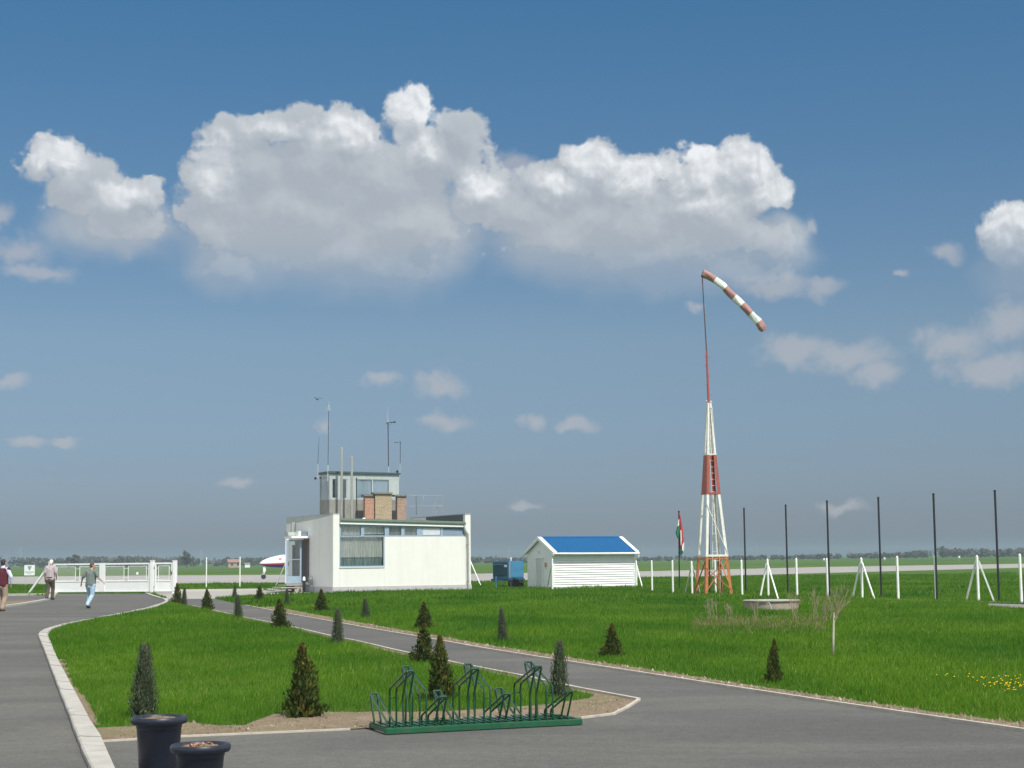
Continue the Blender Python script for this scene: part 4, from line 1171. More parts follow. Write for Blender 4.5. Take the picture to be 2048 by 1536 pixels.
# ------------------------------------------------------------------ generator
GF = Frame(G(1018, 1177), 40)
gen = empty('generator', GF.o, GF.a, 'blue towable generator on wheels parked on the grass beside the white shed', 'generator')
gl_, _ = GF.f(1048, 1140)
gd_ = GF.l(985, 1140)[0]
zg_t, zg_b = GF.f(1003, 1122)[1], GF.f(1020, 1157.5)[1]
MB().box(0, gl_, 0, gd_, zg_b, zg_t).build('housing', M['gen_blue'], gen, bevel=.03)
MB().box(-.05, gl_ - .05, -.02, gd_ + .1, zg_b - .12, zg_b - .003).build('chassis', M['gen_dark'], gen, bevel=.01)
lv = MB().box(-.022, -.004, .10, gd_ - .08, zg_b + .12, zg_t - .08)
lv.build('end_panel', M['gen_dark'], gen, bevel=.006)
for i in range(9):
    z = zg_b + .2 + i * (zg_t - zg_b - .36) / 9
    MB().prism([(-.055, z), (-.024, z + .05), (-.024, z + .07), (-.06, z + .02)], 'y', .45, gd_ - .14).build('louvre', M['gen_dark'], gen)
MB().box(-.034, -.024, .14, .38, zg_t - .35, zg_t - .22).build('control_label', M['louver_white'], gen)
MB().box(.12, gl_ - .12, -.016, -.004, zg_b + .1, zg_t - .12).build('side_door', M['gen_blue'], gen, bevel=.006)
MB().box(.02, .10, -.02, -.006, zg_b + .06, zg_t - .06).build('corner_trim', M['galv'], gen)
for x in (gl_ * .28, gl_ * .72):
    wv_ = MB().lathe([(.12, -.09), (.27, -.09), (.29, -.05), (.29, .05), (.27, .09), (.12, .09)], (0, 0, 0), 20).build('wheel', M['rubber'], gen, smooth='auto')
    wv_.rotation_euler = (R_(90), 0, 0); wv_.location = (x, .06, .29)
    MB().lathe([(.001, -.07), (.13, -.07), (.13, .07), (.001, .07)], (0, 0, 0), 14).build('rim', M['gen_dark'], wv_)
    MB().prism([(x - .33, .50), (x - .22, .62), (x + .22, .62), (x + .33, .50), (x + .33, .47), (x - .33, .47)], 'y', -.06, .17).build('mudguard', M['gen_dark'], gen)
MB().bar((.0, .5, .45), (-.75, .5, .42), .07, .09).build('drawbar', M['gen_dark'], gen)
MB().tube([(-.55, .5, .72), (-.55, .5, .06)], .03, 8).build('jockey_leg', M['gen_blue'], gen)

# ------------------------------------------------------------------ fence posts, tall poles
fence = [  # base px, base py, top py, feet of braces, label
    (412.5, 1176.4, 1116, [], 'plain white fence post just right of the small gate, nearer the gate of the pair'),
    (479.7, 1175, 1114.7, [], 'plain white fence post between the small gate and the jet nose'),
    (574, 1174, 1116, [(550, 1174)], 'white fence post with a single brace behind the open glass door'),
    (940.5, 1173, 1117, [(963, 1173.5)], 'white braced fence post at the right end of the control building'),
    (1022.5, 1174.5, 1116, [], 'plain white fence post in front of the blue generator'),
    (1105.3, 1180, 1119, [(1093.5, 1178.5)], 'white fence post with a left brace at the shed corner by its door'),
    (1273.3, 1176, 1122, [(1286, 1178)], 'white fence post with a right brace beside the far end of the shed'),
    (1304.4, 1183, 1122, [], 'plain white fence post standing alone between shed and flag'),
    (1346, 1187, 1122, [], 'plain white fence post just left of the flag pole'),
    (1384.5, 1190, 1124, [(1370, 1188.5), (1401, 1188.5)], 'white three-legged fence post just left of the windsock tower'),
    (1431.5, 1187, 1121, [], 'plain white fence post seen through the legs of the windsock tower'),
    (1484.5, 1192.5, 1121, [], 'plain white fence post just right of the windsock tower'),
    (1537, 1194, 1119.5, [(1520, 1194.5), (1558, 1201.5)], 'white three-legged fence post behind the concrete well'),
    (1594.5, 1194.5, 1118, [], 'plain white fence post behind the right edge of the well'),
    (1656, 1196, 1118, [], 'plain white fence post touching a tall black pole behind the staked sapling'),
    (1725, 1199, 1117, [(1704, 1198.5), (1750, 1199.8)], 'white three-legged fence post right of the staked sapling'),
    (1797, 1201, 1114, [], 'plain white fence post in the middle of the gap between the two right tripods'),
    (1873, 1203, 1113.5, [], 'plain white fence post with a tall black pole rising right behind it'),
    (1957.5, 1204.8, 1112.5, [(1931, 1203.8), (1990, 1204.8)], 'white three-legged fence post farthest right in the row'),
    (2043.5, 1207, 1109.7, [], 'plain white fence post at the right edge of the photo'),
]
base_pts = []
for (bx, by, ty, br_, lab) in fence:
    b = G(bx, by); d_ = b.y
    t = AtY(bx - (by - ty) * (0.012 + 3.0e-5 * (bx - 1024)) * 0.9, ty, d_)
    h_ = t.z
    e_ = empty('fence_post', b, 0.3, lab, 'fence post', 'white posts of the airfield fence')
    r = .034
    MB().box(-r, r, -r, r, -.1, h_).add([(-r, -r, h_), (r, -r, h_), (r, r, h_), (-r, r, h_), (0, 0, h_ + .05)], [(0, 1, 4), (1, 2, 4), (2, 3, 4), (3, 0, 4)]).build('post', M['fence_white'], e_)
    for (fx, fy) in br_:
        f = G(fx, fy)
        a = Vector((f.x - b.x, f.y - b.y, -.05)); c = Vector((0, 0, h_ * .9))
        rz = Matrix.Rotation(-.3, 4, 'Z')
        a = rz @ a
        c = c + Vector((a.x, a.y, 0)).normalized() * (r + .02)
        MB().bar(a, c, .05).build('brace', M['fence_white'], e_)
    base_pts.append(b)
# concrete base strip of the fence on the right
strip('fence_base', dense([G(1486, 1193.3), G(1540, 1195), G(1660, 1196.8), G(1797, 1201.6), G(1957, 1205.4), G(2120, 1209)], 2), .16, -.05, .05, M['concrete'])
M['slab'] = mat('weathered_slab', (0.20, 0.195, 0.17), 0.95, 0.15, 3, 0.2, 30)
sheet('slab_path', [G(1976, 1207.5), G(2100, 1210.5), G(2100, 1219), G(1976, 1214)], .01, M['slab'])

poles = [(1419.7, 1187, 1023.5, 'tall black pole seen through the windsock tower'), (1492, 1188.5, 1017, 'tall black pole next right of the windsock tower'),
         (1576, 1191, 1010.6, 'tall black pole behind the concrete well, between a tripod and a plain post'), (1659.5, 1196.5, 1002.5, 'tall black pole standing against a white post behind the sapling'),
         (1763, 1197, 995.5, 'tall black pole midway between the two right white tripods'), (1874.5, 1203.5, 988.5, 'tall black pole close behind a plain white post, second from the right'),
         (1998.5, 1204.5, 982, 'tall black pole farthest right, just past the right tripod')]
for (bx, by, ty, lab) in poles:
    b = G(bx, by)
    t = AtY(bx - (by - ty) * (0.009 + 3.2e-5 * (bx - 1024)), ty, b.y)
    e_ = empty('tall_pole', b, 0, lab, 'pole', 'row of tall black poles along the fence')
    MB().tube([(0, 0, -.1), (t.x - b.x, 0, t.z)], .038, 10).build('shaft', M['black'], e_, smooth='auto')
    MB().lathe([(.04, -.01), (.046, 0), (.046, .03), (.001, .035)], (t.x - b.x, 0, t.z), 10).build('pole_cap', M['black'], e_)
# flag pole and flag
fb = G(1358.7, 1180); FY = fb.y
ft = AtY(1357.8, 1024, FY)
e_ = empty('flag_pole', fb, 0, 'tall black pole carrying a limp striped flag left of the windsock tower', 'flag pole')
MB().tube([(0, 0, -.1), (ft.x - fb.x, 0, ft.z)], .036, 10).build('shaft', M['black'], e_, smooth='auto')
MB().ball((ft.x - fb.x, 0, ft.z + .02), .055, 8, 6).build('finial', M['black'], e_)
fo = empty('flag', AtY(1358, 1026, FY - .06), 0, 'limp red, white and green flag hanging from the black pole', 'flag')


def cloth(name, L_, R__, m, dy, ph):
    """hanging fold: left and right outlines in photo points, built as a wavy sheet with real folds"""
    n = 14; vs, fs = [], []
    for i in range(n + 1):
        t = i / n

        def at(P):
            k = t * (len(P) - 1); a = min(int(k), len(P) - 2); u = k - a
            return P[a][0] + (P[a + 1][0] - P[a][0]) * u, P[a][1] + (P[a + 1][1] - P[a][1]) * u
        l, r = at(L_), at(R__)
        for j in range(9):
            q = j / 8
            p = AtY(l[0] + (r[0] - l[0]) * q, l[1] + (r[1] - l[1]) * q, FY + dy + .05 * math.sin(q * 7.5 + ph + t * 2) * (0.3 + t))
            vs.append(p - fo.location)
    for i in range(n):
        for j in range(8): fs.append((i * 9 + j, i * 9 + j + 1, i * 9 + 10 + j, i * 9 + 9 + j))
    o = MB().add(vs, fs).build(name, m, fo, smooth=True)
    md = o.modifiers.new('thick', 'SOLIDIFY'); md.thickness = .008
    return o


cloth('red_stripe', [(1358, 1026), (1358.3, 1060), (1359.2, 1096)], [(1360, 1026), (1365.5, 1058), (1367.8, 1084), (1365, 1100)], M['flag_red'], -.06, 0)
cloth('white_stripe', [(1360.5, 1060), (1361, 1078), (1361.5, 1091)], [(1362.6, 1062), (1363.4, 1078), (1362.8, 1090)], M['flag_white'], -.16, 1)
cloth('white_stripe', [(1363.8, 1092), (1363.5, 1098), (1365.5, 1103)], [(1368, 1084), (1368.2, 1095), (1367, 1104)], M['flag_white'], -.13, 2)
cloth('green_stripe', [(1359, 1095), (1359.2, 1104), (1360.5, 1112)], [(1364, 1099), (1366, 1104), (1362, 1111)], M['flag_green'], -.11, .5)
cloth('green_stripe', [(1355, 1052), (1351, 1066), (1355, 1076)], [(1358.2, 1050), (1358.3, 1066), (1358, 1078)], M['flag_green'], -.08, .2)
cloth('white_stripe', [(1356.5, 1042), (1355.2, 1048), (1355, 1053)], [(1358, 1038), (1358.2, 1046), (1358, 1052)], M['flag_white'], -.10, .2)

# ------------------------------------------------------------------ windsock tower
TY = 71.9
tb = G(1427, 1189.3); TY = tb.y
tow = empty('windsock_tower', tb, 0, 'tapering red and white lattice tower with a ladder and a long thin top pole', 'tower')
TA = R_(14)
lev = [(1427.3, 1190.5, 1.31), (1425.4, 1112, 1.05), (1421.8, 989, .66), (1420, 910, .44), (1417.8, 807, .19)]
rings = []
for (px, py, s_) in lev:
    c = AtY(px, py, TY) - tb
    h = s_ / 2
    rings.append([c + Vector((sx_0 * math.cos(TA) - sy_0 * math.sin(TA), sx_0 * math.sin(TA) + sy_0 * math.cos(TA), 0)) for sx_0, sy_0 in ((-h, -h), (h, -h), (h, h), (-h, h))])


def angle_leg(mb, a, b, corner, w):
    """L-shaped leg: two thin flats meeting at the outer corner"""
    dx = Vector((math.cos(TA), math.sin(TA), 0)) * (1 if corner in (0, 3) else -1)
    dy = Vector((-math.sin(TA), math.cos(TA), 0)) * (1 if corner in (0, 1) else -1)
    for d_, o_ in ((dx, dy), (dy, dx)):
        th = o_ * .012
        vs = [a, a + d_ * w, a + d_ * w + th, a + th, b, b + d_ * w, b + d_ * w + th, b + th]
        mb.add(vs, [(0, 3, 2, 1), (4, 5, 6, 7), (0, 1, 5, 4), (1, 2, 6, 5), (2, 3, 7, 6), (3, 0, 4, 7)])


cols_ = ['orange_paint', 'tower_white', 'red_paint', 'tower_white']
for k in range(4):
    for c in range(4):
        mb = MB(); angle_leg(mb, rings[k][c], rings[k + 1][c], c, (.13, .125, .13, .09)[k])
        mb.build('leg', M[cols_[k]], tow)


def hring(k, name, m, w, dz=0):
    for c in range(4):
        a, b = rings[k][c] + Vector((0, 0, dz)), rings[k][(c + 1) % 4] + Vector((0, 0, dz))
        MB().bar(a, b, .02, w).build(name, M[m], tow)


hring(0, 'base_rail', 'concrete', .05, .05)
hring(1, 'crossbar', 'tower_white', .09, .02)
hring(1, 'crossbar', 'orange_paint', .05, -.12)
hring(2, 'crossbar', 'red_paint', .08, .04)
hring(3, 'crossbar', 'tower_white', .06, .02)
hring(4, 'crossbar', 'tower_white', .05, 0)


def lerp3(k, c, t): return rings[k][c].lerp(rings[k + 1][c], t)


for c in range(4):
    d = (c + 1) % 4
    if c in (0, 2):
        MB().bar(lerp3(0, c, .06), lerp3(0, d, .95), .055, .03).build('diagonal', M['orange_paint'], tow)
        MB().bar(lerp3(0, d, .12), lerp3(0, c, .72), .04, .03).build('diagonal', M['orange_paint'], tow)
        if c == 0: MB().bar(lerp3(1, c, .85), lerp3(1, d, .04), .07, .03).build('diagonal', M['tower_white'], tow)
    else:
        MB().bar(lerp3(0, c, .1), lerp3(0, d, .9), .045, .03).build('diagonal', M['orange_paint'], tow)
# plated sides of the red section
for (c, d) in ((3, 0), (1, 2)):
    a, b, e, f = lerp3(2, c, .02), lerp3(2, d, .02), lerp3(2, d, .98), lerp3(2, c, .98)
    n_ = (b - a).cross(e - a).normalized() * .006
    cut = .22 if c == 1 else 0
    if c == 3: MB().add([a - n_, b - n_, e - n_, f - n_, a + n_, b + n_, e + n_, f + n_], [(0, 1, 2, 3), (7, 6, 5, 4), (0, 4, 5, 1), (1, 5, 6, 2), (2, 6, 7, 3), (3, 7, 4, 0)]).build('side_plate', M['red_paint'], tow)
# ladder just behind the front face
lad = MB(); rails = []
for (px, py, w_) in ((1432.5, 1140, .31), (1431.3, 1000, .31), (1424.5, 905, .25), (1420, 815, .20)):
    c = AtY(px, py, TY - .12) - tb
    rails.append((c, w_))
for s_ in (-1, 1): lad.tube([c + Vector((s_ * w_ / 2, 0, 0)) for c, w_ in rails], .014, 6)
lad.tube([rails[0][0] + Vector((.16, .02, 0)), AtY(1442, 1189, TY) - tb], .016, 6)
nr = 24
for i in range(nr):
    t = i / (nr - 1) * 2.999; k = int(t); u = t - k
    c = rails[k][0].lerp(rails[k + 1][0], u); w_ = rails[k][1] * (1 - u) + rails[k + 1][1] * u
    lad.tube([c - Vector((w_ / 2, 0, 0)), c + Vector((w_ / 2, 0, 0))], .010, 5)
lad.build('ladder', M['tower_white'], tow)
p0, p1, p2 = AtY(1417.6, 806, TY) - tb, AtY(1413.2, 702, TY) - tb, AtY(1404.3, 552, TY) - tb
MB().tube([p0 - Vector((0, 0, .3)), p1], [.062, .045], 10).build('mast', M['red_paint'], tow, smooth='auto')
MB().tube([p1 - Vector((0, 0, .1)), p2], [.030, .022], 8).build('top_pole', M['pole_rust'], tow, smooth='auto')
for (px, py, s_) in ((1411.5, 713, -1), (1416, 714.5, 1), (1411.5, 732, -1), (1416.5, 752.5, 1), (1412.5, 770, -1), (1417.5, 790, 1)):
    c = AtY(1413.3 + (py - 702) * .042, py, TY) - tb
    MB().bar(c, c + Vector((s_ * .13, -.02, 0)), .022).build('climbing_peg', M['red_paint'], tow)
MB().bar(AtY(1412, 801, TY) - tb, AtY(1424, 803, TY) - tb, .03, .04).build('crossbar', M['tower_white'], tow)

# windsock
ctr = [(1405, 546.5), (1412, 549.5), (1424.5, 556), (1434.5, 563), (1445.5, 572), (1454.5, 580.5), (1463.5, 590), (1473, 599), (1482, 607), (1491, 616), (1499.5, 625), (1508, 634.5), (1517, 644), (1524, 654), (1528, 661)]
rad_ = [.165, .165, .140, .140, .142, .145, .147, .148, .148, .148, .147, .147, .155, .165, .11]
rad_ = [q * 1.12 for q in rad_]
ws = empty('windsock', AtY(1404, 549, TY), 0, 'faded red and white striped windsock drooping from the tower top', 'windsock')
P = [AtY(x, y, TY - .05) - ws.location for x, y in ctr]
fine, fr_ = [], []
for i in range(len(P) - 1):
    for j in range(4):
        u = j / 4; fine.append(P[i].lerp(P[i + 1], u)); fr_.append(rad_[i] * (1 - u) + rad_[i + 1] * u)
fine.append(P[-1]); fr_.append(rad_[-1])
mb = MB().tube(fine, fr_, 20, cap=False)
rr = random.Random(3)
for i, v in enumerate(mb.v):
    k = i // 20
    c = fine[k]; q = Vector(v) - c
    a = (i % 20) / 20 * 2 * math.pi
    amp = .06 * math.sin(a * 3 + k * .35) + .05 * math.sin(a * 5 - k * .6)
    if k < 8: amp += .12 * math.sin(a * 4 + 1) * (1 - k / 8)
    if k > len(fine) - 9: amp += .22 * math.sin(a * 5) * (k - len(fine) + 9) / 9
    mb.v[i] = tuple(c + q * (1 + amp))
so_ = mb.build('sock', M['sock_red'], ws, smooth=True)
so_.data.materials.append(M['sock_white'])
# bands along the sock: boundaries in fractions of its length
Lc = [0]
for a, b in zip(fine[:-1], fine[1:]): Lc.append(Lc[-1] + (b - a).length)
bnd = [(.165, .315), (.465, .605), (.745, .885)]
for p_ in so_.data.polygons:
    k = p_.index // 20
    t = (Lc[k] + Lc[min(k + 1, len(Lc) - 1)]) / 2 / Lc[-1]
    p_.material_index = 1 if any(a <= t < b for a, b in bnd) else 0
hp = MB()
ax = (fine[1] - fine[0]).normalized()
hu = ax.orthogonal().normalized(); hv = ax.cross(hu)
hp.tube([fine[0] + (hu * math.cos(q / 16 * 2 * math.pi) + hv * math.sin(q / 16 * 2 * math.pi)) * .168 for q in range(17)], .012, 6)
hp.bar(Vector((0, 0, -.1)), fine[0] + Vector((-.02, 0, -.15)), .03)
hp.build('hoop', M['mast_dark'], ws)

# ------------------------------------------------------------------ gates and sign
ga, gb_ = AtY(106, 1187, 90.8), AtY(349.5, 1187, 88.8)
ga.z = gb_.z = 0
gang = math.degrees(math.atan2(gb_.y - ga.y, gb_.x - ga.x))
GT = Frame(ga, gang)


def gx(px, py=1160): return GT.f(px, py)[0]


def gz(px, py): return GT.f(px, py)[1]


hT, hM, hB = gz(204, 1126.5), gz(204, 1162.5), .10
for px, lab, top in ((304.5, 'white square gate post between the wide gate and the small gate', 1122), (349.5, 'white square gate post at the right end of the small gate', 1122), (101, 'white gate post hidden behind the white haired man', 1125)):
    p = GT.w(gx(px), 0)
    e_ = empty('gate_post', p, GT.a, lab, 'gate post', 'white gate posts')
    h_ = gz(px, top)
    MB().box(-.10, .10, -.10, .10, -.1, h_).build('post', M['white_paint'], e_, bevel=.01)
    MB().box(-.115, .115, -.115, .115, h_ + .002, h_ + .04).build('post_cap', M['white_paint'], e_, bevel=.01)
    if px == 101:
        f_ = GT.f(57, 1180)[0] - gx(px)
        MB().bar((f_, 0, .02), (-.12, 0, h_ * .9), .10).build('brace', M['white_paint'], e_)


def gate_leaf(name, lab, x0, x1, mids, group=None):
    e_ = empty(name, GT.w(x0, 0), GT.a, lab, 'gate', group)
    Wg = x1 - x0
    f = MB().box(0, .09, -.04, .04, hB, hT).box(Wg - .09, Wg, -.04, .04, hB, hT).box(.09, Wg - .09, -.04, .04, hT - .09, hT).box(.09, Wg - .09, -.04, .04, hB, hB + .06)
    f.box(.09, Wg - .09, -.035, .035, hM - .03, hM + .03)
    f.build('frame', M['white_paint'], e_, bevel=.006)
    MB().box(.09, Wg - .09, -.012, .012, hB + .06, hM - .03).build('lower_panel', M['white_paint'], e_)
    xs = [.09] + [m_ - x0 for m_ in mids] + [Wg - .09]
    for a, b in zip(xs[:-1], xs[1:]):
        a2, b2 = a + .13, b - .13
        w_ = MB()
        pts = [(a2, 0, hM + .04), (a2, 0, hT - .18), (b2, 0, hT - .18), (b2, 0, hM + .04)]
        for p, q in zip(pts, pts[1:] + pts[:1]): w_.bar(p, q, .03)
        # wire mesh of the panel
        n = int((b2 - a2) / .06)
        for i in range(1, n):
            x = a2 + (b2 - a2) * i / n
            w_.bar((x, 0, hM + .04), (x, 0, hT - .18), .0035)
        n = int((hT - hM - .22) / .06)
        for i in range(1, n):
            z = hM + .04 + (hT - hM - .22) * i / n
            w_.bar((a2, .004, z), (b2, .004, z), .0035)
        for z in (hM + .2, hT - .3):
            w_.bar((a - .0, 0, z), (a2, 0, z), .02); w_.bar((b2, 0, z), (b, 0, z), .02)
        w_.build('mesh_panel', M['white_paint'], e_)
    return e_, Wg


xm = gx(204.5)
e1, w1 = gate_leaf('wide_gate', 'wide white double gate with solid lower panels and mesh above', gx(107), gx(300), [gx(155), xm, gx(252)])
MB().box(xm - gx(107) - .17, xm - gx(107) + .17, -.045, .045, hB + .03, hT + .01).build('centre_stile', M['white_paint'], e1, bevel=.006)
for z in (.35, hT - .3): MB().box(w1, w1 + .10, -.03, .03, z - .05, z + .05).build('hinge', M['mast_dark'], e1)
e2, w2 = gate_leaf('small_gate', 'narrow white pedestrian gate with one mesh panel', gx(309.5), gx(345.5), [])
MB().box(w2 - .10, w2 - .02, -.09, -.042, hM + .35, hM + .52).build('lock', M['red_jamb'], e2)
for z in (.35, hT - .3): MB().box(-.10, 0, -.03, .03, z - .05, z + .05).build('hinge', M['mast_dark'], e2)

# sign left of the gate
sg = G(59, 1184)
e_ = empty('sign', sg, 0, 'white square notice with a grey triangle emblem left of the gate', 'sign')
a, b = AtY(48.4, 1151, sg.y) - sg, AtY(69.8, 1130, sg.y) - sg
MB().box(a.x, b.x, -.012, .012, a.z, b.z).build('board', M['sign_white'], e_, bevel=.004)
w_, hgt = b.x - a.x, b.z - a.z
cx_ = (a.x + b.x) / 2
tri = MB()
for q0, q1 in (((.32, .88), (.68, .88)), ((.32, .88), (.50, .50)), ((.68, .88), (.50, .50)), ((.42, .80), (.58, .80)), ((.42, .80), (.50, .62)), ((.58, .80), (.50, .62))):
    tri.bar((a.x + w_ * q0[0], -.016, a.z + hgt * q0[1]), (a.x + w_ * q1[0], -.016, a.z + hgt * q1[1]), .006, .035)
tri.build('emblem', M['sign_grey'], e_)
tx = MB()
for i, (u0, u1) in enumerate(((.08, .20), (.22, .36), (.38, .52), (.55, .70), (.72, .80), (.82, .92))): tx.box(a.x + w_ * u0, a.x + w_ * u1, -.017, -.013, a.z + hgt * .29, a.z + hgt * .37)
for i, (u0, u1) in enumerate(((.30, .42), (.45, .56), (.59, .70))): tx.box(a.x + w_ * u0, a.x + w_ * u1, -.017, -.013, a.z + hgt * .15, a.z + hgt * .19)
tx.build('lettering', M['sign_grey'], e_)
for x in (a.x + .08, b.x - .08): MB().tube([(x, .025, -.05), (x, .025, b.z - .05)], .006, 6).build('stay_wire', M['galv'], e_)

# ------------------------------------------------------------------ bicycle rack
RF = Frame(G(770, 1469.5), 0)
_r1 = G(1163, 1449.5)
RF = Frame(RF.o, math.degrees(math.atan2(_r1.y - RF.o.y, _r1.x - RF.o.x)))
rack = empty('bicycle_rack', RF.o, RF.a, 'green steel bicycle rack with alternating high and low hoops on the asphalt', 'bicycle rack')
RL = (_r1 - RF.o).length; RW = .54
for y in (0.0, RW):
    r_ = MB()
    pr = [(-.03, .004), (.03, .004), (.03, .054), (.018, .061), (-.018, .061), (-.03, .054)]
    r_.prism([(y + p[0], p[1]) for p in pr], 'x', 0.0, RL)
    o = r_.build('base_rail', M['rack_rail'], rack, bevel=.004)
for x in (.02, RL - .02): MB().box(x - .018, x + .018, .032, RW - .032, .02, .06).build('end_bar', M['rack_rail'], rack)


def fillet(pts, r=.035, n=3):
    out = [Vector(pts[0])]
    for a, b, c in zip(pts[:-2], pts[1:-1], pts[2:]):
        a, b, c = Vector(a), Vector(b), Vector(c)
        u, v = (a - b), (c - b)
        k = min(r, u.length * .4, v.length * .4)
        p, q = b + u.normalized() * k, b + v.normalized() * k
        for i in range(n + 1):
            t = i / n
            out.append(p * (1 - t) ** 2 + b * 2 * t * (1 - t) + q * t ** 2)
    return out + [Vector(pts[-1])]


def hoop(hi, flip, gap=.068, r=.0102):
    prof = [(.50, .05), (.50, .39), (-.09, .60), (.06, .325), (.03, .05)] if hi else [(.50, .05), (.50, .115), (-.09, .345), (.06, .085), (.03, .05)]
    mb = MB()
    for x in (0, gap):
        mb.tube(fillet([(x, (RW - p[0]) if flip else p[0], p[1]) for p in prof]), r, 8)
    ya = (RW - prof[2][0]) if flip else prof[2][0]
    ya += .014 if flip is False else -.014
    mb.tube([(-.004, ya, prof[2][1] - .004), (gap + .004, ya, prof[2][1] - .004)], r, 8)
    if hi:
        yb = (RW - .50) if flip else .50
        mb.tube([(0, yb, .30), (gap, yb, .30)], .006, 6)
    return mb


kinds = {}
seq = [(0, 1), (1, 0), (1, 1), (0, 0)]
x_first = RF.f(776, 1455)[0]; x_last = RF.f(1127, 1440)[0]
for i in range(12):
    kd = seq[i % 4]
    x = x_first + (x_last - x_first) * i / 11
    if kd not in kinds:
        o = hoop(*map(bool, kd)).build('wheel_hoop', M['rack_green'], rack, smooth='auto'); kinds[kd] = o
    else:
        o = kinds[kd].copy(); col.objects.link(o); o.parent = rack
    o.location = (x, 0, 0)
cbp = None
for i in range(24):
    x = x_first + (x_last - x_first) * (i // 2) / 11 + (i % 2) * .068
    if cbp is None:
        cbp = MB().bar((0, -.0, .068), (0, RW + .07, .068), .022, .008).build('cross_bar', M['rack_green'], rack); o = cbp
    else:
        o = cbp.copy(); col.objects.link(o); o.parent = rack
    o.location = (x, 0, 0)

# ------------------------------------------------------------------ planters
def planter(px, py_rim, width_px, dist, label, base_drop):
    rc = AtY(px, py_rim, dist)
    R0 = width_px / 2 * dist / FPX
    b = Vector((rc.x, rc.y, 0)); h = rc.z
    e_ = empty('plant_pot', b, 0, label, 'plant pot', 'dark plastic plant pots')
    rb_ = R0 * .62
    pr = [(.001, 0), (rb_, 0), (rb_ + .01, .02), (R0 * .78, h - .085), (R0 * .80, h - .080), (R0 * .80, h - .055), (R0 * .95, h - .052), (R0, h - .035), (R0, h - .014), (R0 * .96, h), (R0 * .88, h + .002), (R0 * .81, h - .012), (R0 * .79, h - .035), (R0 * .78, h - .09), (.001, h - .09)]
    MB().lathe(pr, (0, 0, 0), 48).build('pot_body', M['pot'], e_, smooth='auto')
    sb = MB(); rr = random.Random(int(px))
    n = 28; vs = [(0, 0, h - .004)]; fs = []
    for i in range(1, 9):
        for k in range(n):
            a = 2 * math.pi * k / n; q = R0 * .785 * i / 8
            vs.append((q * math.cos(a), q * math.sin(a), h - .006 - .022 * (i / 8) ** 2 + rr.uniform(-.008, .009)))
    for k in range(n): fs.append((0, 1 + k, 1 + (k + 1) % n))
    for i in range(7):
        for k in range(n): fs.append((1 + i * n + k, 1 + (i + 1) * n + k, 1 + (i + 1) * n + (k + 1) % n, 1 + i * n + (k + 1) % n))
    sb.add(vs, fs).build('soil', M['soil_pot'], e_)
    return e_, R0, h


e1, R1, h1 = planter(318.5, 1433, 111, 12.6, 'dark blue-black plant pot of bare soil in front of the grey-green juniper', 0)
e2, R2, h2 = planter(401, 1488, 118, 11.6, 'lower dark plant pot with dry orange leaves at the bottom edge of the photo', 0)
lf_ = []
rr = random.Random(5)
V, Q, T = [], [], []
for i in range(26):
    a, q = rr.uniform(0, 6.28), R2 * .6 * math.sqrt(rr.random())
    c = Vector((q * math.cos(a), q * math.sin(a), h2 - .012 + rr.uniform(0, .015)))
    u = Vector((rr.uniform(-1, 1), rr.uniform(-1, 1), rr.uniform(-.3, .5))).normalized() * .02; v = u.cross(Vector((0, 0, 1))).normalized() * .012
    n0 = len(V); V += [c - u, c + v, c + u, c - v]; Q.append((n0, n0 + 1, n0 + 2, n0 + 3)); T += [rr.random()] * 4
o = cards('dry_leaves', np.array(V), np.array(Q), np.array(T), M['dry_leaf'], e2); o['kind'] = 'stuff'
V, Q, T = [], [], []
for i in range(30):
    a, q = rr.uniform(0, 6.28), R1 * .7 * math.sqrt(rr.random())
    c = Vector((q * math.cos(a), q * math.sin(a), h1 - .03)); t = Vector((rr.uniform(-.3, .3), rr.uniform(-.3, .3), 1)) * rr.uniform(.015, .05)
    n0 = len(V); V += [c - Vector((.003, 0, 0)), c + Vector((.003, 0, 0)), c + t]; Q.append((n0, n0 + 1, n0 + 2)); T += [rr.uniform(.4, .9)] * 3
o = cards('weeds', np.array(V), np.array(Q), np.array(T), M['grass'], e1); o['kind'] = 'stuff'

# ------------------------------------------------------------------ well
wc = G(1552, 1222)
WR = (1609 - 1495) / 2 * wc.y / FPX
wz = AtY(1552, 1200, wc.y).z
well = empty('well', wc + Vector((0, WR, 0)), 0.3, 'round concrete well ring with a thin pale lid among bare shrubs', 'well')
prof = [(WR * .93, -.05), (WR * .95, wz * .3), (WR * .94, wz - .06), (WR * .93, wz - .055)]
MB().lathe(prof, (0, 0, 0), 40).build('ring_wall', M['well_wall'], well, smooth='auto')
MB().lathe([(WR * .93, wz - .052), (WR * 1.0, wz - .045), (WR * 1.0, wz - .018), (.001, wz - .012)], (0, 0, 0), 40).build('lid', M['concrete_pale'], well, smooth='auto')
q = Vector((-WR * .55, -WR * .95, 0))
MB().tube([q + Vector((.03, -.12, .0)), q + Vector((0, -.12, .15)), q + Vector((-.06, -.12, .26)), q + Vector((-.10, -.02, wz - .1))], .018, 7).build('vent_pipe', M['mast_light'], well)

# ------------------------------------------------------------------ jet behind the building
jw = G(526.8, 1158.4)
jet = empty('jet', jw, R_(6), 'white business jet with navy belly, only its nose showing left of the building', 'aircraft')
ks = jw.y / FPX


def jz(py): return AtY(527, py, jw.y).z


def jxx(px): return (px - 526.8) * ks


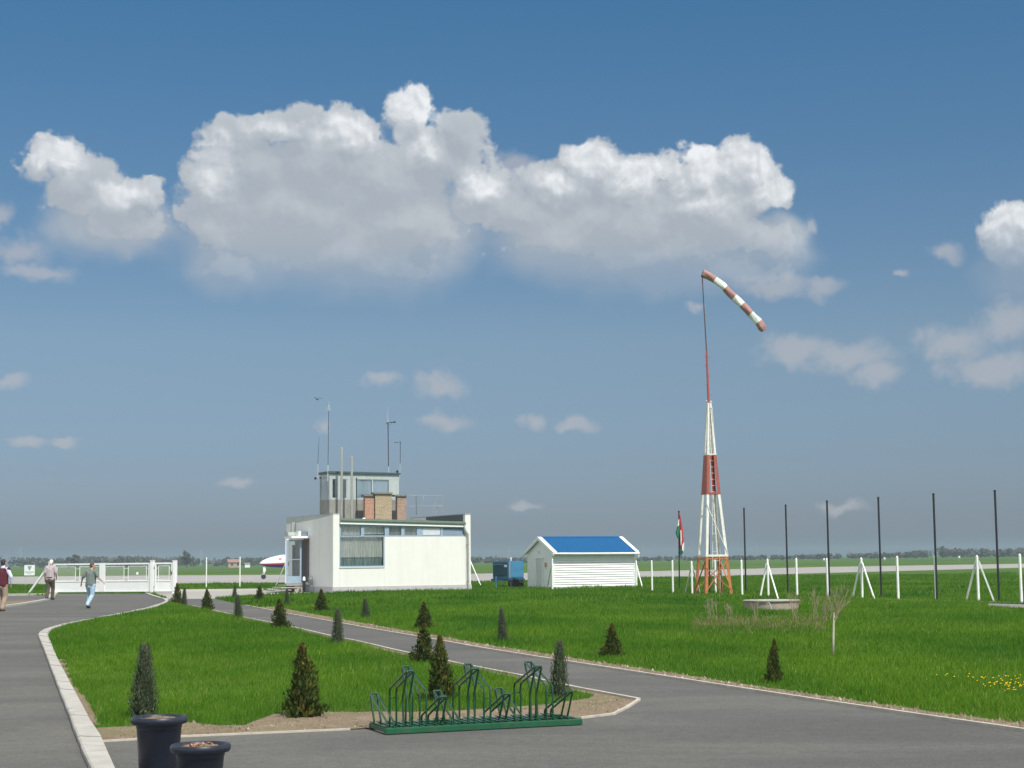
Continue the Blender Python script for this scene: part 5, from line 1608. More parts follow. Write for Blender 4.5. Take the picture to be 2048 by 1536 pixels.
sec = [  # px, top py, bottom py
    (519.3, 1126.2, 1127.0), (521, 1124.0, 1129.4), (525, 1121.0, 1131.4), (532, 1117.6, 1133.0), (542, 1114.2, 1134.6), (555, 1111.4, 1135.6), (570, 1108.8, 1136.4), (580, 1103, 1137), (592, 1098, 1137.4), (650, 1095.5, 1137.6), (760, 1095.5, 1137.2), (840, 1096, 1133), (900, 1098, 1124), (930, 1101, 1112)]
n = 24
ringsJ = []
for (px, t, b) in sec:
    z1, z0 = jz(t), jz(b); c = (z1 + z0) / 2; rr_ = (z1 - z0) / 2
    ringsJ.append((jxx(px), c, rr_))


def jet_skin(z_lo, z_hi, name, m, grow=0.0):
    vs, fs = [], []
    ok = 16
    for (x, c, r) in ringsJ:
        for k in range(n):
            a = 2 * math.pi * k / n
            vs.append((x, math.sin(a) * (r + grow) * .98, c + math.cos(a) * (r + grow)))
    for i in range(len(ringsJ) - 1):
        for k in range(n):
            fs.append((i * n + k, i * n + (k + 1) % n, (i + 1) * n + (k + 1) % n, (i + 1) * n + k))
    # keep the faces whose angle lies in the wanted belt
    keep = []
    for f in fs:
        k = min(f[0] % n, n - f[0] % n - 1) + .5
        u = k / (n / 2)
        if z_lo <= u < z_hi: keep.append(f)
    mb = MB().add(vs, keep)
    return mb.build(name, m, jet, smooth=True)


jet_skin(0.0, 0.58, 'fuselage', M['jet_white'])
jet_skin(0.58, 0.67, 'red_stripe', M['jet_red'])
jet_skin(0.67, 1.01, 'navy_belly', M['jet_navy'])
# a band of dark windscreen
MB().add([(jxx(566), -.42, jz(1108.5)), (jxx(579), -.62, jz(1106)), (jxx(590), -.58, jz(1099.5)), (jxx(583), -.35, jz(1101.2)), (jxx(574), -.24, jz(1104.6))], [(0, 1, 2, 3, 4)]).build('windscreen', M['black'], jet)
MB().box(jxx(557.5), jxx(563), -.62, -.56, jz(1119), jz(1117)).build('red_mark', M['jet_red'], jet)
for y in (-1, 1):
    MB().add([(jxx(680), y * .6, .95), (jxx(770), y * .6, .95), (jxx(800), y * 6.5, 1.25), (jxx(760), y * 6.5, 1.25), (jxx(680), y * .6, 1.10), (jxx(770), y * .6, 1.05), (jxx(800), y * 6.5, 1.3), (jxx(760), y * 6.5, 1.3)],
             [(0, 1, 2, 3), (4, 5, 6, 7), (0, 1, 5, 4), (1, 2, 6, 5), (2, 3, 7, 6), (3, 0, 4, 7)]).build('wing', M['jet_white'], jet)
    MB().tube([(jxx(815), y * 1.15, 2.2), (jxx(830), y * 1.15, 2.2), (jxx(880), y * 1.15, 2.2)], [.36, .42, .3], 16).build('engine', M['jet_white'], jet, smooth='auto')
    MB().tube([(jxx(735), y * 1.5, 1.0), (jxx(735), y * 1.5, .3)], .06, 8).build('main_gear_strut', M['jet_white'], jet)
    MB().lathe([(.1, -.1), (.28, -.1), (.3, 0), (.28, .1), (.1, .1)], (0, 0, 0), 18).build('wheel', M['rubber'], jet, smooth='auto').matrix_local = Matrix.Translation((jxx(735), y * 1.5, .3)) @ Matrix.Rotation(R_(90), 4, 'X')
MB().prism([(jxx(860), 2.4), (jxx(925), 2.3), (jxx(938), 4.4), (jxx(908), 4.4)], 'y', -.06, .06).build('tail_fin', M['jet_white'], jet)
nr_ = 4.9 * ks
sx_j = jxx(527); zx = jz(1153.6)
MB().tube([(jxx(529.5), 0, jz(1133)), (jxx(528.3), 0, jz(1144)), (jxx(527), 0, jz(1149.5))], [.10, .085, .06], 10).box(jxx(526.2), jxx(531.5), -.10, .10, jz(1143), jz(1134)).build('nose_strut', M['jet_white'], jet, smooth='auto')
MB().box(jxx(524.2), jxx(529.8), -.13, .13, jz(1149.5), jz(1146.5)).build('wheel_fork', M['galv'], jet)
wv_ = MB().lathe([(nr_ * .5, -.10), (nr_ * .93, -.10), (nr_, -.05), (nr_, .05), (nr_ * .93, .10), (nr_ * .5, .10)], (0, 0, 0), 22).build('wheel', M['rubber'], jet, smooth='auto')
wv_.rotation_euler = (R_(90), 0, 0); wv_.location = (sx_j, 0, nr_)
MB().lathe([(.001, -.09), (nr_ * .52, -.09), (nr_ * .52, .09), (.001, .09)], (0, 0, 0), 16).build('rim', M['jet_white'], wv_)

# ------------------------------------------------------------------ people
def capsule(mb, a, b, r0, r1, n=12, sx_=1.0, sy_=1.0):
    a, b = Vector(a), Vector(b); L_ = (b - a).length
    t = (b - a) / L_
    pts, rs = [], []
    for i in range(5):
        q = math.pi / 2 * (1 - i / 4)
        pts.append(a - t * r0 * math.sin(q)); rs.append(max(.0008, r0 * math.cos(q)))
    for i in range(5):
        q = math.pi / 2 * i / 4
        pts.append(b + t * r1 * math.sin(q)); rs.append(max(.0008, r1 * math.cos(q)))
    k0 = len(mb.v)
    mb.tube(pts, rs, n)
    return mb


def ell(mb, c, rx, ry, rz, rot=None):
    k0 = len(mb.v)
    mb.ball((0, 0, 0), 1.0, 14, 10, (rx, ry, rz))
    for i in range(k0, len(mb.v)):
        p = Vector(mb.v[i])
        if rot: p = rot @ p
        mb.v[i] = tuple(p + Vector(c))
    return mb


def fuse(mb, name, m, parent, voxel, smooth=4):
    """one continuous skin from overlapping shapes (voxel remesh, then smoothed)"""
    o = mb.build(name, m, None)
    r = o.modifiers.new('r', 'REMESH'); r.mode = 'VOXEL'; r.voxel_size = voxel
    s_ = o.modifiers.new('s', 'SMOOTH'); s_.factor = .5; s_.iterations = smooth
    dg = bpy.context.evaluated_depsgraph_get()
    me = bpy.data.meshes.new_from_object(o.evaluated_get(dg))
    me.name = name
    old = o.data; o.modifiers.clear(); o.data = me; bpy.data.meshes.remove(old)
    if not me.materials: me.materials.append(m)
    me.polygons.foreach_set('use_smooth', [True] * len(me.polygons))
    o.parent = parent
    return o


def person(loc, rz, S, label, pose, cloth_):
    e_ = empty('person', loc, rz, label, 'person', 'men walking towards the gate')
    e_.scale = (S, S, S)
    J = dict(pose)
    sk = MB()
    hc = Vector(J['head']); hrot = Matrix.Rotation(J['turn'], 3, 'Z') @ Matrix.Rotation(J.get('nod', 0), 3, 'X')
    ell(sk, hc, .076, .095, .112, hrot); ell(sk, hc + hrot @ Vector((0, .02, -.05)), .062, .075, .075, hrot)
    ell(sk, hc + hrot @ Vector((0, .105, -.015)), .014, .022, .022, hrot)                     # nose
    ell(sk, hc + hrot @ Vector((0, .090, -.060)), .026, .012, .009, hrot)                     # lips
    ell(sk, hc + hrot @ Vector((0, .082, -.095)), .030, .025, .022, hrot)                     # chin
    ell(sk, hc + hrot @ Vector((0, .088, .030)), .055, .014, .012, hrot)                      # brow
    for s_ in (-1, 1): ell(sk, hc + hrot @ Vector((s_ * .078, -.005, -.01)), .012, .022, .034, hrot)   # ears
    nk = Vector(J['neck'])
    capsule(sk, nk, hc + Vector((0, -.01, -.06)), .060, .055)
    pv_, ch = Vector(J['pelvis']), Vector(J['chest'])
    capsule(sk, pv_, ch, .115, .125); capsule(sk, ch, nk, .11, .06)
    for s_, k in ((-1, 'L'), (1, 'R')):
        sh, elb, wr = map(Vector, J['arm' + k]); hip, kn, an, toe = map(Vector, J['leg' + k])
        capsule(sk, ch + Vector((s_ * .06, 0, .06)), sh, .085, .055); capsule(sk, sh, elb, .050, .038); capsule(sk, elb, wr, .038, .026)
        d = (wr - elb).normalized(); pal = wr + d * .085
        side = Vector((0, 1, 0)) - d * d.y; side.normalize(); nrm = d.cross(side)
        for q in (-.022, 0, .022): capsule(sk, wr + side * q * .5, pal + side * q, .019, .016, 8)
        for q, ln in ((-.030, .062), (-.010, .078), (.010, .082), (.030, .072)):
            k1 = pal + side * q + d * ln * .5 - nrm * (s_ * .006); k2 = pal + side * q + d * ln * .85 - nrm * (s_ * .030)
            capsule(sk, pal + side * q * .9, k1, .0095, .009, 6); capsule(sk, k1, k2, .009, .0078, 6)
        capsule(sk, wr + side * .02 + d * .03, wr + side * .052 + d * .075, .013, .011, 6); capsule(sk, wr + side * .052 + d * .075, wr + side * .058 + d * .108, .011, .009, 6)
        capsule(sk, pv_ + Vector((s_ * .05, 0, -.02)), hip, .09, .085); capsule(sk, hip, kn, .080, .055); capsule(sk, kn, an, .055, .038); capsule(sk, an, toe, .04, .03)
    fuse(sk, 'body', M['skin'], e_, .0075, 3)
    # hair
    hr = MB(); q = hc + hrot @ Vector((0, -.018, .018))
    ell(hr, q, .083, .095, .108, hrot)
    if cloth_.get('bald'): ell(hr, hc + hrot @ Vector((0, -.035, -.03)), .080, .075, .075, hrot)
    else: ell(hr, hc + hrot @ Vector((0, -.045, -.035)), .074, .065, .08, hrot)
    fuse(hr, 'hair', cloth_['hair'], e_, .010, 2)
    # shirt or vest, with its folds
    st_ = MB()
    capsule(st_, pv_ + Vector((0, 0, -.03)), ch, cloth_['waist'], .150); capsule(st_, ch, nk + Vector((0, 0, -.05)), .150, .085)
    for s_ in (-1, 1):
        capsule(st_, pv_ + Vector((s_ * .06, 0, -.05)), ch + Vector((s_ * .075, 0, 0)), cloth_['waist'] - .015, .125)
    slv = MB() if cloth_.get('sleeve') else st_
    for s_, k in ((-1, 'L'), (1, 'R')):
        sh, elb, wr = map(Vector, J['arm' + k])
        capsule(st_, ch + Vector((s_ * .06, 0, .05)), sh, .115, .078)
        if cloth_.get('sleeve'):
            capsule(slv, sh + Vector((-s_ * .02, 0, 0)), elb, .078, .058); capsule(slv, elb, elb.lerp(wr, .88), .058, .044)
        else:
            capsule(st_, sh, sh.lerp(elb, .82), .076, .070)
    if cloth_.get('sleeve'):
        for s_, k in ((-1, 'L'), (1, 'R')):
            one = MB(); sh, elb, wr = map(Vector, J['arm' + k])
            capsule(one, sh + Vector((-s_ * .03, 0, .0)), elb, .080, .060); capsule(one, elb, elb.lerp(wr, .88), .060, .046)
            fuse(one, 'sleeve', cloth_['sleeve'], e_, .012, 4)
        one = MB(); capsule(one, nk + Vector((0, 0, -.03)), nk + Vector((0, .005, .03)), .082, .072); fuse(one, 'collar', cloth_['sleeve'], e_, .010, 2)
    fuse(st_, cloth_.get('top', 'shirt'), cloth_['shirt'], e_, .012, 4)
    tr_ = MB()
    capsule(tr_, pv_ + Vector((0, 0, -.0)), pv_ + Vector((0, 0, -.10)), .150, .155)
    for s_, k in ((-1, 'L'), (1, 'R')):
        hip, kn, an, toe = map(Vector, J['leg' + k])
        capsule(tr_, pv_ + Vector((s_ * .07, -.01, -.06)), hip, .125, .118); capsule(tr_, hip, kn, .112, .086); capsule(tr_, kn, an + Vector((0, 0, .02)), .086, .074)
    fuse(tr_, 'trousers', cloth_['trousers'], e_, .012, 4)
    for s_, k in ((-1, 'L'), (1, 'R')):
        hip, kn, an, toe = map(Vector, J['leg' + k])
        s_h = MB(); f = (toe - an); f.normalize()
        capsule(s_h, an + Vector((0, -.03, -.035)), toe + Vector((0, 0, -.0)), .046, .040); capsule(s_h, an, an + Vector((0, -.03, -.03)), .045, .045)
        fuse(s_h, 'shoe', cloth_['shoe'], e_, .009, 3)
    if cloth_.get('belt'):
        MB().lathe([(.160, -.02), (.168, -.02), (.168, .02), (.160, .02)], tuple(pv_ + Vector((0, 0, .02))), 24, 1.05, .95).build('belt', M['black'], e_)
    return e_


M['jeans'] = mat('washed_jeans', (0.36, 0.50, 0.62), 0.9, 0.22, 7)
M['tee'] = mat('grey_green_tee', (0.15, 0.185, 0.165), 0.9, 0.10, 6)
M['hair_brown'] = mat('hair_greying_brown', (0.085, 0.065, 0.055), 0.8, 0.3, 40)
M['hair_white'] = mat('hair_white', (0.72, 0.71, 0.68), 0.7, 0.08, 40)
M['hair_dark'] = mat('hair_dark', (0.035, 0.027, 0.028), 0.7, 0.3, 40)
M['shirt_mauve'] = mat('shirt_mauve_grey', (0.40, 0.35, 0.36), 0.9, 0.10, 6)
M['trouser_olive'] = mat('trousers_dark_olive', (0.085, 0.070, 0.050), 0.9, 0.15, 6)
M['vest_red'] = mat('vest_burgundy', (0.085, 0.012, 0.022), 0.9, 0.15, 6)
M['shirt_blue'] = mat('shirt_pale_lilac', (0.55, 0.57, 0.72), 0.9, 0.06, 6)
M['khaki'] = mat('trousers_khaki', (0.33, 0.255, 0.19), 0.9, 0.12, 6)
M['shoe_dark'] = mat('shoe_dark', (0.022, 0.02, 0.022), 0.5, 0.2, 10)
M['shoe_pale'] = mat('shoe_brown', (0.12, 0.09, 0.07), 0.6, 0.2, 10)
m1 = G(181, 1216.5)
person(m1, R_(-14), (1216.5 - 1126) * m1.y / FPX / 1.75, 'man in a grey-green t-shirt and pale blue jeans walking with arms held out', dict(
    head=(.015, .07, 1.625), turn=-.75, nod=-.05, neck=(0, .02, 1.47), chest=(0, .01, 1.26), pelvis=(0, -.02, .95),
    armL=[(-.19, .01, 1.40), (-.33, -.05, 1.16), (-.42, .03, .96)], armR=[(.19, .0, 1.40), (.33, -.06, 1.18), (.46, .03, 1.02)],
    legL=[(-.10, -.02, .88), (-.11, .12, .50), (-.12, .02, .10), (-.13, .17, .045)], legR=[(.10, -.03, .88), (.08, -.04, .49), (.04, -.32, .13), (.05, -.20, .045)]),
    dict(hair=M['hair_brown'], bald=True, shirt=M['tee'], trousers=M['jeans'], shoe=M['shoe_dark'], waist=.165))
m2 = G(100, 1200)
person(m2, R_(-4), (1200 - 1120) * m2.y / FPX / 1.75, 'white haired man in a mauve grey shirt and dark trousers close to the gate', dict(
    head=(.01, .06, 1.62), turn=-.35, nod=-.1, neck=(0, .03, 1.47), chest=(0, .02, 1.26), pelvis=(0, -.01, .95),
    armL=[(-.19, .01, 1.40), (-.25, -.03, 1.13), (-.255, .05, .88)], armR=[(.19, .01, 1.40), (.27, -.06, 1.14), (.23, .10, .95)],
    legL=[(-.09, -.01, .88), (-.085, -.02, .48), (-.07, -.20, .11), (-.08, -.06, .045)], legR=[(.09, -.01, .88), (.085, .10, .49), (.08, .05, .09), (.09, .20, .045)]),
    dict(hair=M['hair_white'], shirt=M['shirt_mauve'], trousers=M['trouser_olive'], shoe=M['shoe_dark'], waist=.155, belt=True))
m3 = G(3.5, 1222.5)
person(m3, R_(-8), (1222.5 - 1119.5) * m3.y / FPX / 1.75, 'dark haired man in a burgundy vest over a pale shirt, at the left edge', dict(
    head=(.02, .03, 1.625), turn=-.25, nod=0, neck=(.01, .01, 1.47), chest=(0, 0, 1.26), pelvis=(0, -.02, .95),
    armL=[(-.20, 0, 1.40), (-.29, .02, 1.13), (-.27, .18, .93)], armR=[(.20, -.01, 1.40), (.33, -.05, 1.15), (.30, .02, .90)],
    legL=[(-.10, -.02, .88), (-.10, .10, .50), (-.09, .10, .09), (-.10, .25, .045)], legR=[(.10, -.03, .88), (.11, .0, .48), (.08, -.14, .095), (.10, .0, .045)]),
    dict(hair=M['hair_dark'], shirt=M['vest_red'], top='vest', sleeve=M['shirt_blue'], trousers=M['khaki'], shoe=M['shoe_pale'], waist=.175))

# ------------------------------------------------------------------ conifers
def conifer_mesh(kind, seed):
    rg = np.random.default_rng(seed)
    if kind == 'A': n, sz = 2000, .046
    else: n, sz = 2600, .026
    t = rg.random(n) ** (1.25 if kind == 'A' else 1.05)
    a = rg.random(n) * 2 * np.pi

    def prof(t, a):
        if kind == 'A':
            r = .225 * (1 - t) ** .85 * (1 + .10 * np.sin(9 * t + seed)) + .012
            r = np.where(t < .06, r * (.65 + 6 * t), r)
            lump = 1 + .26 * np.sin(a * 3 + seed + t * 11) + .22 * np.sin(a * 5 - t * 23 + seed * 2)
        else:
            r = .190 * np.clip(1.05 - t, 0, 1) ** .46 * (1 - .10 * (t < .08))
            lump = 1 + .10 * np.sin(a * 4 + t * 15 + seed) + .07 * np.sin(a * 7 - t * 31)
        return r * lump
    r = prof(t, a) * (.55 + .58 * rg.random(n) ** .6 + (.22 * (rg.random(n) < .12) if kind == 'A' else .10 * (rg.random(n) < .10)))
    P = np.stack([r * np.cos(a), r * np.sin(a), t * .97 + .01], 1)
    out = np.stack([np.cos(a), np.sin(a), np.zeros(n)], 1)
    up = np.tile([0, 0, 1.0], (n, 1))
    if kind == 'A': d = up * (.75 + .3 * rg.random((n, 1))) + out * (.25 + .55 * rg.random((n, 1))) + rg.normal(0, .28, (n, 3))
    else: d = up * (.8 + .3 * rg.random((n, 1))) + out * (.15 + .35 * rg.random((n, 1))) + rg.normal(0, .22, (n, 3))
    d /= np.linalg.norm(d, axis=1, keepdims=True)
    s_ = np.cross(d, out + rg.normal(0, .5, (n, 3))); s_ /= np.linalg.norm(s_, axis=1, keepdims=True)
    L_ = (sz * (.7 + .8 * rg.random(n)) * (1.15 - .5 * t))[:, None]; w_ = L_ * (.38 if kind == 'A' else .30)
    V = np.stack([P - d * L_ * .45, P + s_ * w_, P + d * L_, P - s_ * w_], 1).reshape(-1, 3)
    Q = np.arange(n * 4).reshape(-1, 4)
    tint = np.clip(.30 + rg.normal(0, .20, n) + (.42 * np.clip((t - .55) / .45, 0, 1) if kind == 'A' else .30 * np.clip((t - .6) / .4, 0, 1)) + .12 * np.sin(a * 3 + t * 9) + .30 * (np.sin(a * 2 + seed * 3 + t * 7) > .82), 0, 1)
    return V, Q, np.repeat(tint, 4)


protos = {}
for kind in 'AB':
    for sd_ in (1, 2, 3):
        V, Q, T = conifer_mesh(kind, sd_)
        root = empty('conifer', (0, 0, 0))
        cards('foliage', V, Q, T, M['thuja' if kind == 'A' else 'juniper'], root)
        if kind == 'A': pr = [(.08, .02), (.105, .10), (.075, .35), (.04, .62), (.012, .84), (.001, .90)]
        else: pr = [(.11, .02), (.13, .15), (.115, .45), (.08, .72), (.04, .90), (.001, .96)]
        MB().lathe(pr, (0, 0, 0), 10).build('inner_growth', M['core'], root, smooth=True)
        MB().tube([(0, 0, -.06), (0, 0, .10)], .022, 7).build('trunk', M['bark'], root)
        protos[kind, sd_] = [root, False]

conifers = [
    ('A', 354, 1207, 1167, 18, 'dark conical thuja closest to the small white gate'),
    ('B', 368, 1211, 1175, 12, 'thin grey-green juniper pressed against the thuja nearest the small gate'),
    ('A', 415, 1221, 1179, 21, 'small dark thuja on the left path edge, second thuja after the gate'),
    ('B', 477, 1238, 1190, 18, 'grey-green juniper on the left path edge between two small thujas'),
    ('A', 560.5, 1258, 1199, 31, 'dark broad thuja on the left path edge, third thuja after the gate'),
    ('B', 675, 1287, 1217, 25, 'slim grey-green juniper midway along the left edge of the path'),
    ('A', 846, 1325, 1249, 40, 'dark thuja behind the bicycle rack, nearest to the path edge'),
    ('A', 882, 1402, 1275, 50, 'tallest dark thuja, rising right behind the green bicycle rack'),
    ('B', 1117, 1396, 1284, 39, 'grey-green juniper behind the right end of the bicycle rack'),
    ('B', 287, 1436, 1290, 54, 'large grey-green juniper behind the dark plant pot'),
    ('A', 609, 1434, 1292, 62, 'big brownish-green thuja at the bare earth left of the bicycle rack'),
    ('B', 468.5, 1197, 1169, 10, 'tiny juniper at the tip of the right lawn by the concrete walkway'),
    ('A', 518.5, 1203, 1172, 18, 'tiny dark thuja left of the entrance steps on the right lawn'),
    ('B', 574, 1211, 1177, 11, 'tiny thin juniper below the entrance steps'),
    ('A', 642.5, 1223, 1179, 23, 'small dark thuja in front of the shaded wall corner of the building'),
    ('B', 732, 1238, 1197, 18, 'small grey juniper in front of the large curtained window'),
    ('A', 849.5, 1257, 1205, 29, 'dark thuja on the right lawn in front of the blank white wall'),
    ('B', 1006, 1282, 1216, 21, 'slim grey juniper on the right lawn below the blue generator'),
    ('A', 1224.5, 1314, 1249, 34, 'dark thuja on the right lawn below the white shed'),
    ('A', 1547, 1364, 1280, 27, 'narrow dark thuja alone by the path edge below the concrete well'),
]
for i, (kd, px, by, ty, wp, lab) in enumerate(conifers):
    b = G(px, by); k = b.y / FPX
    pr = protos[kd, 1 + i % 3]
    if not pr[1]: root = pr[0]; pr[1] = True
    else: root = copy_tree(pr[0])
    H_ = (by - ty) * k * 1.02
    root.location = b; root.rotation_euler = (math.sin(i * 2.7) * .045, math.sin(i * 4.1) * .045, i * 1.7)
    wr = wp * k / (.44 if kd == 'A' else .38)
    root.scale = (wr, wr, H_)
    tag(root, lab, 'conifer', 'young conifers planted along the path')

# ------------------------------------------------------------------ bare shrubs and the staked sapling
def twigs(mb, p, d, ln, r, depth, rg, spread):
    d = d.normalized()
    e = p + d * ln
    mid = p + d * ln * .5 + Vector((rg.uniform(-1, 1), rg.uniform(-1, 1), 0)) * ln * .06
    mb.tube([p, mid, e], [r, r * .85, r * .65], 4, cap=False)
    if depth <= 0: return
    for _ in range(rg.choice((2, 3, 3))):
        q = p.lerp(e, rg.uniform(.45, 1.0))
        nd = d + Vector((rg.uniform(-1, 1), rg.uniform(-1, 1), rg.uniform(-.1, .5))) * spread
        twigs(mb, q, nd, ln * rg.uniform(.55, .8), r * .62, depth - 1, rg, spread)


def bare_bush(px, by, ty, wp, label, stems, seed):
    b = G(px, by); k = b.y / FPX; h = (by - ty) * k; rg = random.Random(seed)
    e_ = empty('bare_shrub', b, 0, label, 'shrub', 'leafless shrubs around the well')
    mb = MB()
    for _ in range(stems):
        d = Vector((rg.uniform(-1, 1) * wp * k / h * .55, rg.uniform(-1, 1) * .25, 1))
        twigs(mb, Vector((rg.uniform(-.5, .5) * wp * k * .6, rg.uniform(-.1, .1), -.02)), d, h * .5, .0055, 3, rg, .34)
    mb.build('branches', M['twig'], e_)
    return e_


for i, a in enumerate([(1428, 1243, 1196, 26, 'leafless shrub below the windsock tower, leftmost of the bare shrubs', 6), (1459, 1243, 1204, 30, 'low leafless shrub between the windsock tower and the well', 5),
                       (1510, 1240, 1194, 16, 'thin leafless shrub at the left side of the well', 4), (1592, 1243, 1186, 24, 'leafless shrub at the right side of the well', 6),
                       (1634, 1242, 1184, 26, 'leafless shrub between the well and the staked sapling', 5), (1655, 1246, 1200, 22, 'low leafless shrub just left of the staked sapling', 6)]):
    bare_bush(*a, seed=11 + i)
b = G(1666, 1312); k = b.y / FPX
e_ = empty('sapling', b, 0, 'slender sapling with a pale stem and bare twiggy crown on the right lawn', 'tree')
top = AtY(1667.5, 1240, b.y) - b
MB().tube([(0, 0, -.05), (top.x * .5, 0, top.z * .5), top, top + Vector((.01, 0, .12))], [.021, .019, .016, .012], 8).build('trunk', M['sapling_bark'], e_, smooth=True)
mb = MB(); rg = random.Random(42)
for i in range(11):
    p = top + Vector((0, 0, rg.uniform(-.08, .12)))
    twigs(mb, p, Vector((rg.uniform(-.55, .55), rg.uniform(-.4, .4), 1)), rg.uniform(.20, .32), .0048, 3, rg, .50)
mb.build('crown', M['twig'], e_)

# ------------------------------------------------------------------ grass
def inside(P, poly):
    x, y = P[:, 0], P[:, 1]
    c = np.zeros(len(P), bool)
    n = len(poly)
    for i in range(n):
        x0, y0 = poly[i][0], poly[i][1]; x1, y1 = poly[(i + 1) % n][0], poly[(i + 1) % n][1]
        if y0 == y1: continue
        m_ = (y0 > y) != (y1 > y)
        c ^= m_ & (x < (x1 - x0) * (y - y0) / (y1 - y0) + x0)
    return c


def nz(P, f, s=0.0):
    x, y = P[:, 0] * f, P[:, 1] * f * .6
    return (np.sin(x * 1.0 + 1.3 * y + s) + np.sin(2.1 * x - 1.7 * y + 2 * s) * .7 + np.sin(-3.3 * x + 4.1 * y + s * 3) * .5 + np.sin(6.1 * x + 5.3 * y + s) * .35) / 2.55


rg = np.random.default_rng(5)
YA, YB = 14.8, 135.0
NC = 960000
u = rg.random(NC)
yy = (YA ** .4 + u * (YB ** .4 - YA ** .4)) ** 2.5          # thins out with distance
xx = (rg.random(NC) * 2 - 1) * (.345 * yy + .6)
Pg = np.stack([xx, yy], 1)
isl = inside(Pg, island)
asp = inside(Pg, asph)
ok = isl | ~asp
slp = inside(Pg, ks_ + [p + Vector((.02 + abs(wob(p, .06, 5)), 0, 0)) for p in ks_[::-1]]) | inside(Pg, sp) | inside(Pg, pl[4:] + d_in[4:][::-1]) | inside(Pg, pu + d_up[::-1])
kerbp = inside(Pg, A_ + B_[::-1])
bare = rg.random(NC) < np.clip(.030 + .16 * (nz(Pg, 2.1) > .35), 0, 1)
ok &= ~slp | bare
ok &= ~kerbp
for pol in ([BF.w(-.1, -.1), BF.w(W + .1, -.1), BF.w(W + .1, D), BF.w(-.1, D)], [SF.w(-.05, -.05), SF.w(SL + .05, -.05), SF.w(SL + .05, SD), SF.w(-.05, SD)],
            [G(300, 1184.5), G(345, 1183.8), G(500, 1180.3), G(620, 1180), G(660, 1183), G(666, 1187.5), G(600, 1189), G(500, 1192), G(428, 1197.3), G(345, 1198.2), G(334, 1198)],
            apron + apron_f, gravel, [G(1976, 1207.5), G(2100, 1210.5), G(2100, 1219), G(1976, 1214)],
            [BF.w(-3.2, 2), BF.w(0, 2), BF.w(0, 8), BF.w(-3.2, 8)]):
    ok &= ~inside(Pg, pol)
ok &= ((Pg[:, 0] - well.location.x) ** 2 + (Pg[:, 1] - well.location.y) ** 2) > (WR * .96) ** 2
Pg, slp, isl = Pg[ok], slp[ok], isl[ok]
n = len(Pg)
y = Pg[:, 1]
h = (.046 + .036 * rg.random(n)) * (1 + .30 * nz(Pg, .45)) * (1 + .25 * nz(Pg, 1.7, 2)) * np.clip(y / 26, 1, 1.5)
tuft = np.clip(nz(Pg, .9, 4) - .42, 0, 1) * .14 * (~isl)
h += tuft * rg.random(n)
# longer growth along the foot of the walls
for o_, pts_, wdt in ((0, [BF.w(2.5, -.2), BF.w(W + .6, -.2)], .9), (0, [SF.w(-3.0, -.2), SF.w(SL + 1, -.2)], .9)):
    a, b = np.array(pts_[0][:2]), np.array(pts_[1][:2]); ab = b - a
    t = np.clip(((Pg - a) @ ab) / (ab @ ab), 0, 1)
    dd = np.linalg.norm(Pg - (a + t[:, None] * ab), axis=1)
    h += np.clip(1 - dd / wdt, 0, 1) * (.06 + .10 * rg.random(n)) * (1 + .6 * nz(Pg, 1.3, 7))
h = np.where(slp, h * .5, h)
dpu = np.min(np.stack([np.hypot(Pg[:, 0] - p.x, Pg[:, 1] - p.y) for p in d_up[::3]]), axis=0)
h *= np.clip(.35 + dpu / .9, 0, 1)      # thin short growth beside the bare earth
wd = .0078 * (y / 16) ** .9 * (.7 + .6 * rg.random(n))
a = rg.random(n) * 2 * np.pi
lean = (rg.normal(0, .38, (n, 2)) + np.array([.10, .05]))
base = np.stack([Pg[:, 0], Pg[:, 1], np.full(n, -.012)], 1)
side = np.stack([np.cos(a) * wd, np.sin(a) * wd * .4, np.zeros(n)], 1)
side[:, 0] = np.where(np.abs(side[:, 0]) < wd * .45, wd * .45, side[:, 0])
tip = base + np.stack([lean[:, 0] * h, lean[:, 1] * h, h + .012], 1)
V = np.stack([base - side * .5, base + side * .5, tip], 1).reshape(-1, 3)
tint = np.clip(.42 + rg.normal(0, .17, n) + .10 * nz(Pg, .8, 3) + .22 * slp + (rg.random(n) < .022) * .5, 0, 1)
tag(cards('grass', V, np.arange(n * 3).reshape(-1, 3), np.repeat(tint, 3), M['grass']), kind='stuff')
NB = n
# withered strip below the well
nd = 3800
px_, py_ = 1385 + 270 * rg.random(nd), 1249 + rg.normal(0, 8, nd) + 4 * np.sin(np.arange(nd))
V, T = [], []
for x, y_ in zip(px_, py_):
    p = G(x, y_ - (x - 1520) * .012); hh = rg.uniform(.04, .13)
    l1, l2 = rg.normal(0, .04), rg.normal(0, .04)
    V += [(p.x - .012, p.y, -.01), (p.x + .012, p.y, -.01), (p.x + l1, p.y + l2, hh)]
    T += [rg.random()] * 3
tag(cards('dry_grass', np.array(V), np.arange(nd * 3).reshape(-1, 3), np.array(T), M['dry_grass']), kind='stuff')
# dandelions at the right edge of the lawn
V, Q, T = [], [], []
for i in range(70):
    c_ = rg.choice(3, p=[.62, .28, .10])
    px, py = [(rg.uniform(1965, 2075), rg.normal(1389, 5)), (rg.uniform(1920, 2070), rg.normal(1378, 5)), (rg.uniform(1850, 1925), rg.normal(1370, 5))][c_]
    p = G(px, py); r = rg.uniform(.008, .016); z = rg.uniform(.08, .15)
    k0 = len(V)
    for j in range(6): V.append((p.x + r * math.cos(j * 1.047), p.y + r * math.sin(j * 1.047), z + .004 * (j % 2)))
    V.append((p.x, p.y, z + .012))
    for j in range(6): Q.append((k0 + j, k0 + (j + 1) % 6, k0 + 6))
    T += [rg.random()] * 7
tag(cards('dandelions', np.array(V), np.array(Q), np.array(T), M['yellow']), kind='stuff')
